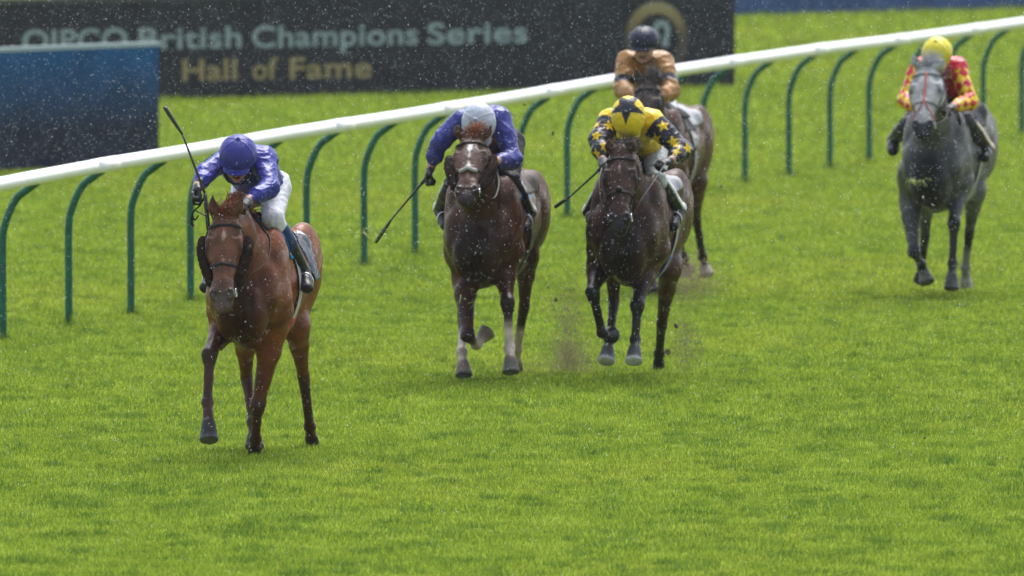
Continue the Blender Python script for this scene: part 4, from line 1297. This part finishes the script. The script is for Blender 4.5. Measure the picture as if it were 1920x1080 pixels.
J5 = build_jockey('jockey in red silks with yellow diamonds on the sleeves and a yellow cap', f5, dict(
    helmet=w(1757, 101, .44), beta=36, hyaw=0,
    sh_l=w(1795, 126, .18), sh_r=w(1724, 126, .20), el_l=w(1819, 192, .34), wr_l=w(1786, 200, .60), el_r=w(1697, 188, .38), wr_r=w(1722, 203, .62),
    hip_l=w(1800, 172, -.26), hip_r=w(1750, 172, -.26), kn_l=w(1810, 226, .10), kn_r=w(1702, 236, .10), an_l=w(1850, 278, -.26), toe_l=w(1846, 296, -.12), an_r=w(1676, 262, -.26), toe_r=w(1674, 284, -.12)),
    dict(jacket=diamonds, cap=cap_plain((.60, .52, .03)), breeches=(.04, .04, .045), boot=(.016, .016, .018), gaiter=(.62, .50, .38), seed=15))
make_reins(H5, [[H5['H'](.5, .08, -.08), w(1770, 225, .95), w(1780, 204, .66)], [H5['H'](.5, -.08, -.08), w(1712, 222, .95), w(1722, 206, .66)],
                [w(1776, 196, .62), w(1790, 212, .55), w(1800, 235, .45), w(1797, 215, .5), w(1784, 198, .6)]])

# ================================================================== running rail
def build_rail():
    bases = POST_BASES
    rx = [-520, -250, 0, 100, 200, 400, 560, 740, 940, 1150, 1380, 1540, 1700, 1850, 1920, 2110]
    ry = [442, 392, 346, 326, 308, 276, 247, 220, 187, 150, 115, 92, 73, 52, 42, 14]
    G = [ground(*b) for b in bases]
    dirv = G[-1] - G[0]; dirv[2] = 0; dirv /= np.linalg.norm(dirv)
    perp = np.array([dirv[1], -dirv[0], 0])
    root = empty('running_rail', Vector(G[0]), 0)
    tag(root, 'white plastic running rail on curved dark green posts beside the turf', 'rail')
    pts = []
    r_ = np.random.default_rng(2)
    for i, g in enumerate(G):
        top = g + perp * .27
        # height of the rail above this post, read from where it passes
        px = 960 + F_PX * ((top - C0) @ CR) / ((top - C0) @ CF)
        py = np.interp(px, rx, ry)
        T = at_y(px, py, top[1])
        z = float(np.clip(T[2], 1.08, 1.24))
        pts.append(np.array([top[0], top[1], z]))
        zz = z - .055
        c = spline([g + [0, 0, -.05], g + [0, 0, .35], g + [0, 0, zz - .42], g + perp * .025 + [0, 0, zz - .27], g + perp * .10 + [0, 0, zz - .11], g + perp * .19 + [0, 0, zz - .035], g + perp * .265 + [0, 0, zz + .02]], 26)
        c[1:, :2] += r_.normal(0, .004, 2)
        MB().sweep(c, .0285, sides=14).build('post', M['post'], root, offset=G[0])
    P = []
    for i in range(len(pts) - 1):
        for t in np.linspace(0, 1, 6, endpoint=False): P.append(pts[i] * (1 - t) + pts[i + 1] * t)
    P = np.array(P)
    k = np.array([.25, .5, .25])
    for _ in range(3): P[1:-1] = (P[:-2] + 2 * P[1:-1] + P[2:]) / 4
    MB().sweep(P, .053, sides=20).build('rail', M['rail'], root, offset=G[0])
    for i in range(1, len(pts) - 1, 2):
        j = i * 6
        MB().sweep(P[j - 1:j + 2] * np.array([1, 1, 1]) , .0555, sides=20).build('rail_sleeve', M['rail'], root, offset=G[0])
build_rail()

# ================================================================== advertising boards
def board_mat(name, fn):
    m_ = bpy.data.materials.new(name); m_.use_nodes = True
    fn(m_.node_tree, m_.node_tree.nodes['Principled BSDF']); return m_

def printed(col_a, col_b, z0, z1, rough=.5):
    def fn(nt, b):
        N, L = nt.nodes, nt.links
        tc = N.new('ShaderNodeTexCoord'); sp_ = N.new('ShaderNodeSeparateXYZ'); L.new(tc.outputs['Object'], sp_.inputs[0])
        mr = N.new('ShaderNodeMapRange'); mr.inputs[1].default_value = z0; mr.inputs[2].default_value = z1; L.new(sp_.outputs['Z'], mr.inputs[0])
        mx = N.new('ShaderNodeMix'); mx.data_type = 'RGBA'; L.new(mr.outputs[0], mx.inputs[0])
        mx.inputs[6].default_value = (*col_a, 1); mx.inputs[7].default_value = (*col_b, 1)
        no = N.new('ShaderNodeTexNoise'); no.inputs['Scale'].default_value = 2.5; no.inputs['Detail'].default_value = 6; L.new(tc.outputs['Object'], no.inputs['Vector'])
        m2 = N.new('ShaderNodeMapRange'); m2.inputs[1].default_value = .3; m2.inputs[2].default_value = .7; m2.inputs[3].default_value = .8; m2.inputs[4].default_value = 1.2; L.new(no.outputs[0], m2.inputs[0])
        mm = N.new('ShaderNodeMix'); mm.data_type = 'RGBA'; mm.blend_type = 'MULTIPLY'; mm.inputs[0].default_value = 1
        L.new(mx.outputs[2], mm.inputs[6]); L.new(m2.outputs[0], mm.inputs[7]); L.new(mm.outputs[2], b.inputs['Base Color'])
        b.inputs['Roughness'].default_value = .8; b.inputs['Specular IOR Level'].default_value = .1
    return fn

def box(x0, x1, y0, y1, z0, z1):
    V = [(x, y, z) for x in (x0, x1) for y in (y0, y1) for z in (z0, z1)]
    F = [(0, 1, 3, 2), (4, 6, 7, 5), (0, 4, 5, 1), (2, 3, 7, 6), (0, 2, 6, 4), (1, 5, 7, 3)]
    return V, F

def make_board(a, b, height, m_panel, m_frame, label, thick=.06):
    A, B = ground(*a), ground(*b)
    d = B - A; L_ = np.linalg.norm(d); rz = math.atan2(d[1], d[0])
    root = empty('advertising_board', Vector(A), rz)
    tag(root, label, 'sign')
    mb = MB(); V, F = box(0, L_, 0, thick, .0, height); mb.add(V, F)
    mb.build('panel', m_panel, root, smooth=False)
    mb = MB()
    mb.add(*box(-.02, L_ + .02, -.012, thick + .012, height + .001, height + .045))
    mb.build('top_frame', m_frame, root, smooth=False)
    mb = MB(); n = max(2, int(L_ / 2.4))
    for i in range(n + 1):
        x = .1 + (L_ - .2) * i / n
        V = [(x - .03, thick + .002, height * .9), (x + .03, thick + .002, height * .9), (x - .03, thick + .7, 0), (x + .03, thick + .7, 0), (x - .03, thick + .06, height * .9), (x + .03, thick + .06, height * .9), (x - .03, thick + .78, 0), (x + .03, thick + .78, 0)]
        mb.add(V, [(0, 1, 3, 2), (4, 6, 7, 5), (0, 4, 5, 1), (2, 3, 7, 6), (0, 2, 6, 4), (1, 5, 7, 3)])
    mb.build('rear_struts', m_frame, root, smooth=False)
    return root, A, d / L_, L_

def text_part(root, name, body, x, z, size, m_, x_scale=1.0, width=None, bold=.006):
    cu = bpy.data.curves.new('t', 'FONT'); cu.body = body; cu.size = size; cu.extrude = .002; cu.offset = bold; cu.space_character = 1.05
    o = bpy.data.objects.new('t', cu); COL.objects.link(o)
    dg = bpy.context.evaluated_depsgraph_get()
    me = bpy.data.meshes.new_from_object(o.evaluated_get(dg))
    bpy.data.objects.remove(o, do_unlink=True)
    n = len(me.vertices); co = np.empty(n * 3, np.float32); me.vertices.foreach_get('co', co); co = co.reshape(-1, 3)
    x0, x1 = co[:, 0].min(), co[:, 0].max()
    sx = width / (x1 - x0) if width else x_scale
    new = np.stack([x + (co[:, 0] - x0) * sx, -.006 - co[:, 2], z + co[:, 1]], 1)
    me.vertices.foreach_set('co', new.astype(np.float32).ravel()); me.update()
    me.materials.clear(); me.materials.append(m_)
    ob = bpy.data.objects.new(name, me); COL.objects.link(ob); ob.parent = root
    return ob

frame_dark = mat('dark_board_frame', (.05, .055, .055), rough=.5)
frame_pale = mat('pale_board_frame', (.30, .38, .42), rough=.4)
dark_panel = board_mat('charcoal_print', printed((.036, .037, .041), (.036, .038, .044), 0, 1))
b1, A1, d1, L_1 = make_board((-420, 203), (1378, 160), 1.06, dark_panel, frame_dark, 'long dark advertising board with pale and gold lettering behind the rail')
def along(px, py):
    """distance along the dark board and height of the point seen at a pixel"""
    dd = ray(px, py); n = np.array([-d1[1], d1[0], 0])
    t = ((A1 - C0) @ n) / (dd @ n); P = C0 + dd * t
    return float((P - A1) @ d1), float(P[2])
ink_pale = mat('pale_teal_ink', (.24, .31, .33), rough=.5, var=.1, vscale=5)
ink_gold = mat('gold_ink', (.29, .225, .09), rough=.5, var=.1, vscale=5)
for wd, xa, xb in (('QIPCO', 42, 238), ('British', 260, 452), ('Champions', 472, 783), ('Series', 801, 988)):
    x0, _ = along(xa, 88); x1, _ = along(xb, 88)
    text_part(b1, 'lettering', wd, x0, along((xa + xb) / 2, 97 - (xa + xb) / 2 * .0185)[1], .325, ink_pale, width=x1 - x0)
for wd, xa, xb in (('Hall', 342, 443), ('of', 473, 519), ('Fame', 543, 696)):
    x0, _ = along(xa, 148); x1, _ = along(xb, 148)
    text_part(b1, 'lettering', wd, x0, along((xa + xb) / 2, 157 - (xa + xb) / 2 * .0175)[1], .325, ink_gold, width=x1 - x0)
# round emblem: a shaded ring with a pale ring inside
ex, ez = along(1230, 78)
def ring_mesh(r0, r1, a0=0, a1=360, n=60, y=-.006, cx=ex, cz=ez):
    V, F = [], []
    for i in range(n + 1):
        a = math.radians(a0 + (a1 - a0) * i / n)
        for r_ in (r0, r1):
            for yy in (y, y + .004): V.append((cx + r_ * math.cos(a), yy, cz + r_ * math.sin(a)))
    for i in range(n):
        a = i * 4; F += [(a, a + 2, a + 6, a + 4), (a + 1, a + 5, a + 7, a + 3), (a, a + 4, a + 5, a + 1), (a + 2, a + 3, a + 7, a + 6)]
    return V, F
def ring_ink(nt, b):
    N, L = nt.nodes, nt.links
    tc = N.new('ShaderNodeTexCoord'); s_ = N.new('ShaderNodeSeparateXYZ'); L.new(tc.outputs['Object'], s_.inputs[0])
    r_ = N.new('ShaderNodeValToRGB'); r_.color_ramp.elements[0].position = 0; r_.color_ramp.elements[0].color = (.045, .034, .034, 1)
    e = r_.color_ramp.elements.new(.55); e.color = (.065, .045, .034, 1)
    e = r_.color_ramp.elements.new(.78); e.color = (.20, .15, .05, 1)
    r_.color_ramp.elements[-1].position = 1; r_.color_ramp.elements[-1].color = (.30, .25, .12, 1)
    mr = N.new('ShaderNodeMapRange'); mr.inputs[1].default_value = ez - .42; mr.inputs[2].default_value = ez + .42; L.new(s_.outputs['Z'], mr.inputs[0]); L.new(mr.outputs[0], r_.inputs[0])
    L.new(r_.outputs[0], b.inputs['Base Color']); b.inputs['Roughness'].default_value = .5
ring_m = board_mat('emblem_ring_ink', ring_ink)
MB().add(*ring_mesh(.31, .44)).build('emblem_ring', ring_m, b1, smooth=False)
ix, iz = along(1240, 58)
MB().add(*ring_mesh(.055, .12, -60, 250, cx=ix, cz=iz)).add(*ring_mesh(.0, .05, cx=ix + .05, cz=iz - .13, y=-.009)).build('emblem_figure', ink_pale, b1, smooth=False)

blue_panel = board_mat('blue_print', printed((.026, .031, .050), (.012, .090, .235), .35, 1.15))
b2, _, _, _ = make_board((-420, 341), (298, 306), 1.115, blue_panel, frame_pale, 'blue and navy advertising board at the left edge in front of the dark one')
navy_panel = board_mat('navy_print', printed((.060, .105, .230), (.060, .105, .230), 0, 1))
b3, _, _, _ = make_board((1300, 30), (2250, 6), 1.0, navy_panel, frame_dark, 'plain blue board farthest away at the top right')

# ================================================================== flying turf
def clod_mesh(r, seed, grass=0):
    rr = np.random.default_rng(seed)
    prims = [ell(rr.normal(0, r * .45, 3), np.abs(rr.normal(r, r * .25, 3)) * .8 + r * .2, k=r * .4) for _ in range(5)]
    V, F = surf(prims, r / 3.2)
    V = V + rr.normal(0, r * .07, V.shape)
    return V, F
dirt = mat('damp_soil', (.085, .064, .036), rough=.8, var=.5, vscale=60, bump=.6)
blade_cut = mat('torn_grass', (.30, .36, .06), rough=.5, var=.3, vscale=40)
def clod(px, py, y, r, seed, label):
    P = at_y(px, py, y)
    V, F = clod_mesh(r * .42, seed)
    o = mesh_obj('turf_clod', V, F, dirt); o.location = Vector(P)
    tag(o, label, 'clod', 'clods of turf thrown up by the hooves')
for i, (px, py, dy, r, lb) in enumerate([
        (1037, 249, 113, .022, 'dark clod in the air between the grey-capped and yellow-capped jockeys'),
        (984, 196, 113, .018, 'tiny dark clod just below the rail right of the grey cap'),
        (1042, 562, 109, .020, 'dark clod above the dust left of the dark bay horse'),
        (1028, 540, 109, .012, 'crumb of soil highest over the dust left of the dark bay'),
        (1322, 110, 119, .016, 'tiny clod against the end of the dark board'),
        (1352, 350, 118, .016, 'small clod in the air right of the brown horse'),
        (1268, 612, 109, .024, 'ragged clod thrown up behind the dark bay hind leg'),
        (1252, 660, 109, .030, 'dark lump in place of the shadow at the dark bay hind hoof'),  # soil-coloured lump modelled to stand in for a dark shadow
        (1734, 820, 99.5, .016, 'brown divot on the grass at the lower right'),
        (943, 532, 109, .010, 'crumb of soil between the dark chestnut and the dark bay')]):
    clod(px, py, dy, r, 50 + i, lb)

def tuft(px, py, y, n, size, seed, label, flat=.6):
    rr = np.random.default_rng(seed); mb = MB()
    P = at_y(px, py, y)
    for i in range(n):
        c = rr.normal(0, size * .45, 3) * [1.3, 1, flat]; d = rr.normal(0, 1, 3); d /= np.linalg.norm(d)
        L_ = rr.uniform(.25, .6) * size
        bend = rr.normal(0, .2, 3) * L_
        w_ = rr.uniform(.0022, .0042)
        mb.sweep([c - d * L_ / 2, c + bend, c + d * L_ / 2], [w_, w_, .0008], [.001, .001, .0006], sides=4)
    o = mb.build('grass_tuft', blade_cut); o.location = Vector(P)
    tag(o, label, 'grass tuft', 'tufts of torn grass in the air')
tuft(688, 436, 101, 46, .11, 1, 'loose tuft of torn grass flying in front of a post between the two leaders')
tuft(716, 512, 101, 16, .05, 2, 'small straw coloured tuft flying low between the two leaders')
tuft(1716, 341, 119, 40, .09, 3, "yellow green tuft of grass stuck on the grey horse's chest", .3)
tuft(900, 560, 108, 14, .14, 4, 'few green blades drifting before the dark chestnut chest')

def particles(name, label, cat, seeds, m_, n_sides=0):
    """many tiny octahedra; seeds = list of (centre, spread, count, r0, r1)"""
    Vs = []
    O = np.array([[1, 0, 0], [-1, 0, 0], [0, 1, 0], [0, -1, 0], [0, 0, 1], [0, 0, -1.]])
    Fo = np.array([[0, 2, 4], [2, 1, 4], [1, 3, 4], [3, 0, 4], [2, 0, 5], [1, 2, 5], [3, 1, 5], [0, 3, 5]])
    for c, s, n, r0, r1 in seeds:
        P = c + rng.normal(0, 1, (n, 3)) * s
        P = P[P[:, 2] > .01]
        r = rng.uniform(r0, r1, len(P))
        Vs.append((P[:, None] + O[None] * r[:, None, None] * rng.uniform(.6, 1.4, (len(P), 1, 3))).reshape(-1, 3))
    V = np.concatenate(Vs); k = len(V) // 6
    F = (Fo[None] + 6 * np.arange(k)[:, None, None]).reshape(-1, 3)
    o = mesh_obj(name, V, F, m_, smooth=False)
    tag(o, label, cat, kind='stuff')
soil_spray = mat('soil_spray', (.26, .19, .12), rough=.8, var=.4, vscale=30)
particles('soil_spray', 'brown spray of soil and water kicked up by the hooves', 'soil', [
    (at_y(1070, 672, 110.5), (.085, .15, .085), 4300, .0012, .0036), (at_y(1066, 615, 110.5), (.055, .15, .17), 3000, .0012, .0034), (at_y(1010, 690, 110.5), (.25, .2, .05), 2600, .001, .0025), (at_y(1060, 585, 110.5), (.10, .15, .10), 120, .003, .008),
    (at_y(1290, 525, 121), (.12, .1, .09), 2200, .0015, .006), (at_y(1283, 645, 110), (.06, .1, .13), 1500, .0012, .0045), (at_y(1285, 500, 121), (.10, .1, .08), 160, .003, .008)], soil_spray)

# ================================================================== rain
def make_rain():
    n = 150000
    y = rng.uniform(84, 150, n)
    x = rng.uniform(-7.5, 7.5, n)
    z = rng.uniform(.02, 5.2, n)
    r = rng.gamma(5, .00021, n) + .0005
    L_ = r * rng.uniform(1.0, 2.2, n)
    O = np.array([[1, 0, 0], [-.5, .87, 0], [-.5, -.87, 0], [0, 0, 1], [0, 0, -1.]])
    Fo = np.array([[0, 1, 3], [1, 2, 3], [2, 0, 3], [1, 0, 4], [2, 1, 4], [0, 2, 4]])
    P = np.stack([x, y, z], 1)
    S = np.stack([r, r, L_], 1)
    V = (P[:, None] + O[None] * S[:, None]).reshape(-1, 3)
    F = (Fo[None] + 5 * np.arange(n)[:, None, None]).reshape(-1, 3)
    m_ = bpy.data.materials.new('rain_drop'); m_.use_nodes = True
    nt = m_.node_tree; b = nt.nodes['Principled BSDF']
    b.inputs['Base Color'].default_value = (.95, .97, 1, 1); b.inputs['Roughness'].default_value = .1
    tr_ = nt.nodes.new('ShaderNodeBsdfTranslucent'); tr_.inputs[0].default_value = (.95, .97, 1, 1)
    mx = nt.nodes.new('ShaderNodeMixShader'); mx.inputs[0].default_value = .5
    nt.links.new(b.outputs[0], mx.inputs[1]); nt.links.new(tr_.outputs[0], mx.inputs[2]); nt.links.new(mx.outputs[0], nt.nodes['Material Output'].inputs[0])
    o = mesh_obj('rain', V, F, m_)
    tag(o, 'white rain drops falling over the whole course', 'rain', kind='stuff')
make_rain()

# ================================================================== rain haze
V, F = box(-640, 640, -110, 2550, -1.0, 9.0)
hz = bpy.data.materials.new('haze'); hz.use_nodes = True
hn = hz.node_tree.nodes; hn.remove(hn['Principled BSDF'])
pv = hn.new('ShaderNodeVolumePrincipled'); pv.inputs['Density'].default_value = .00009; pv.inputs['Color'].default_value = (.92, .95, 1, 1)
hz.node_tree.links.new(pv.outputs[0], hn['Material Output'].inputs['Volume'])
tag(mesh_obj('haze', V, F, hz, smooth=False), 'thin grey rain haze over the course', 'haze', kind='stuff')
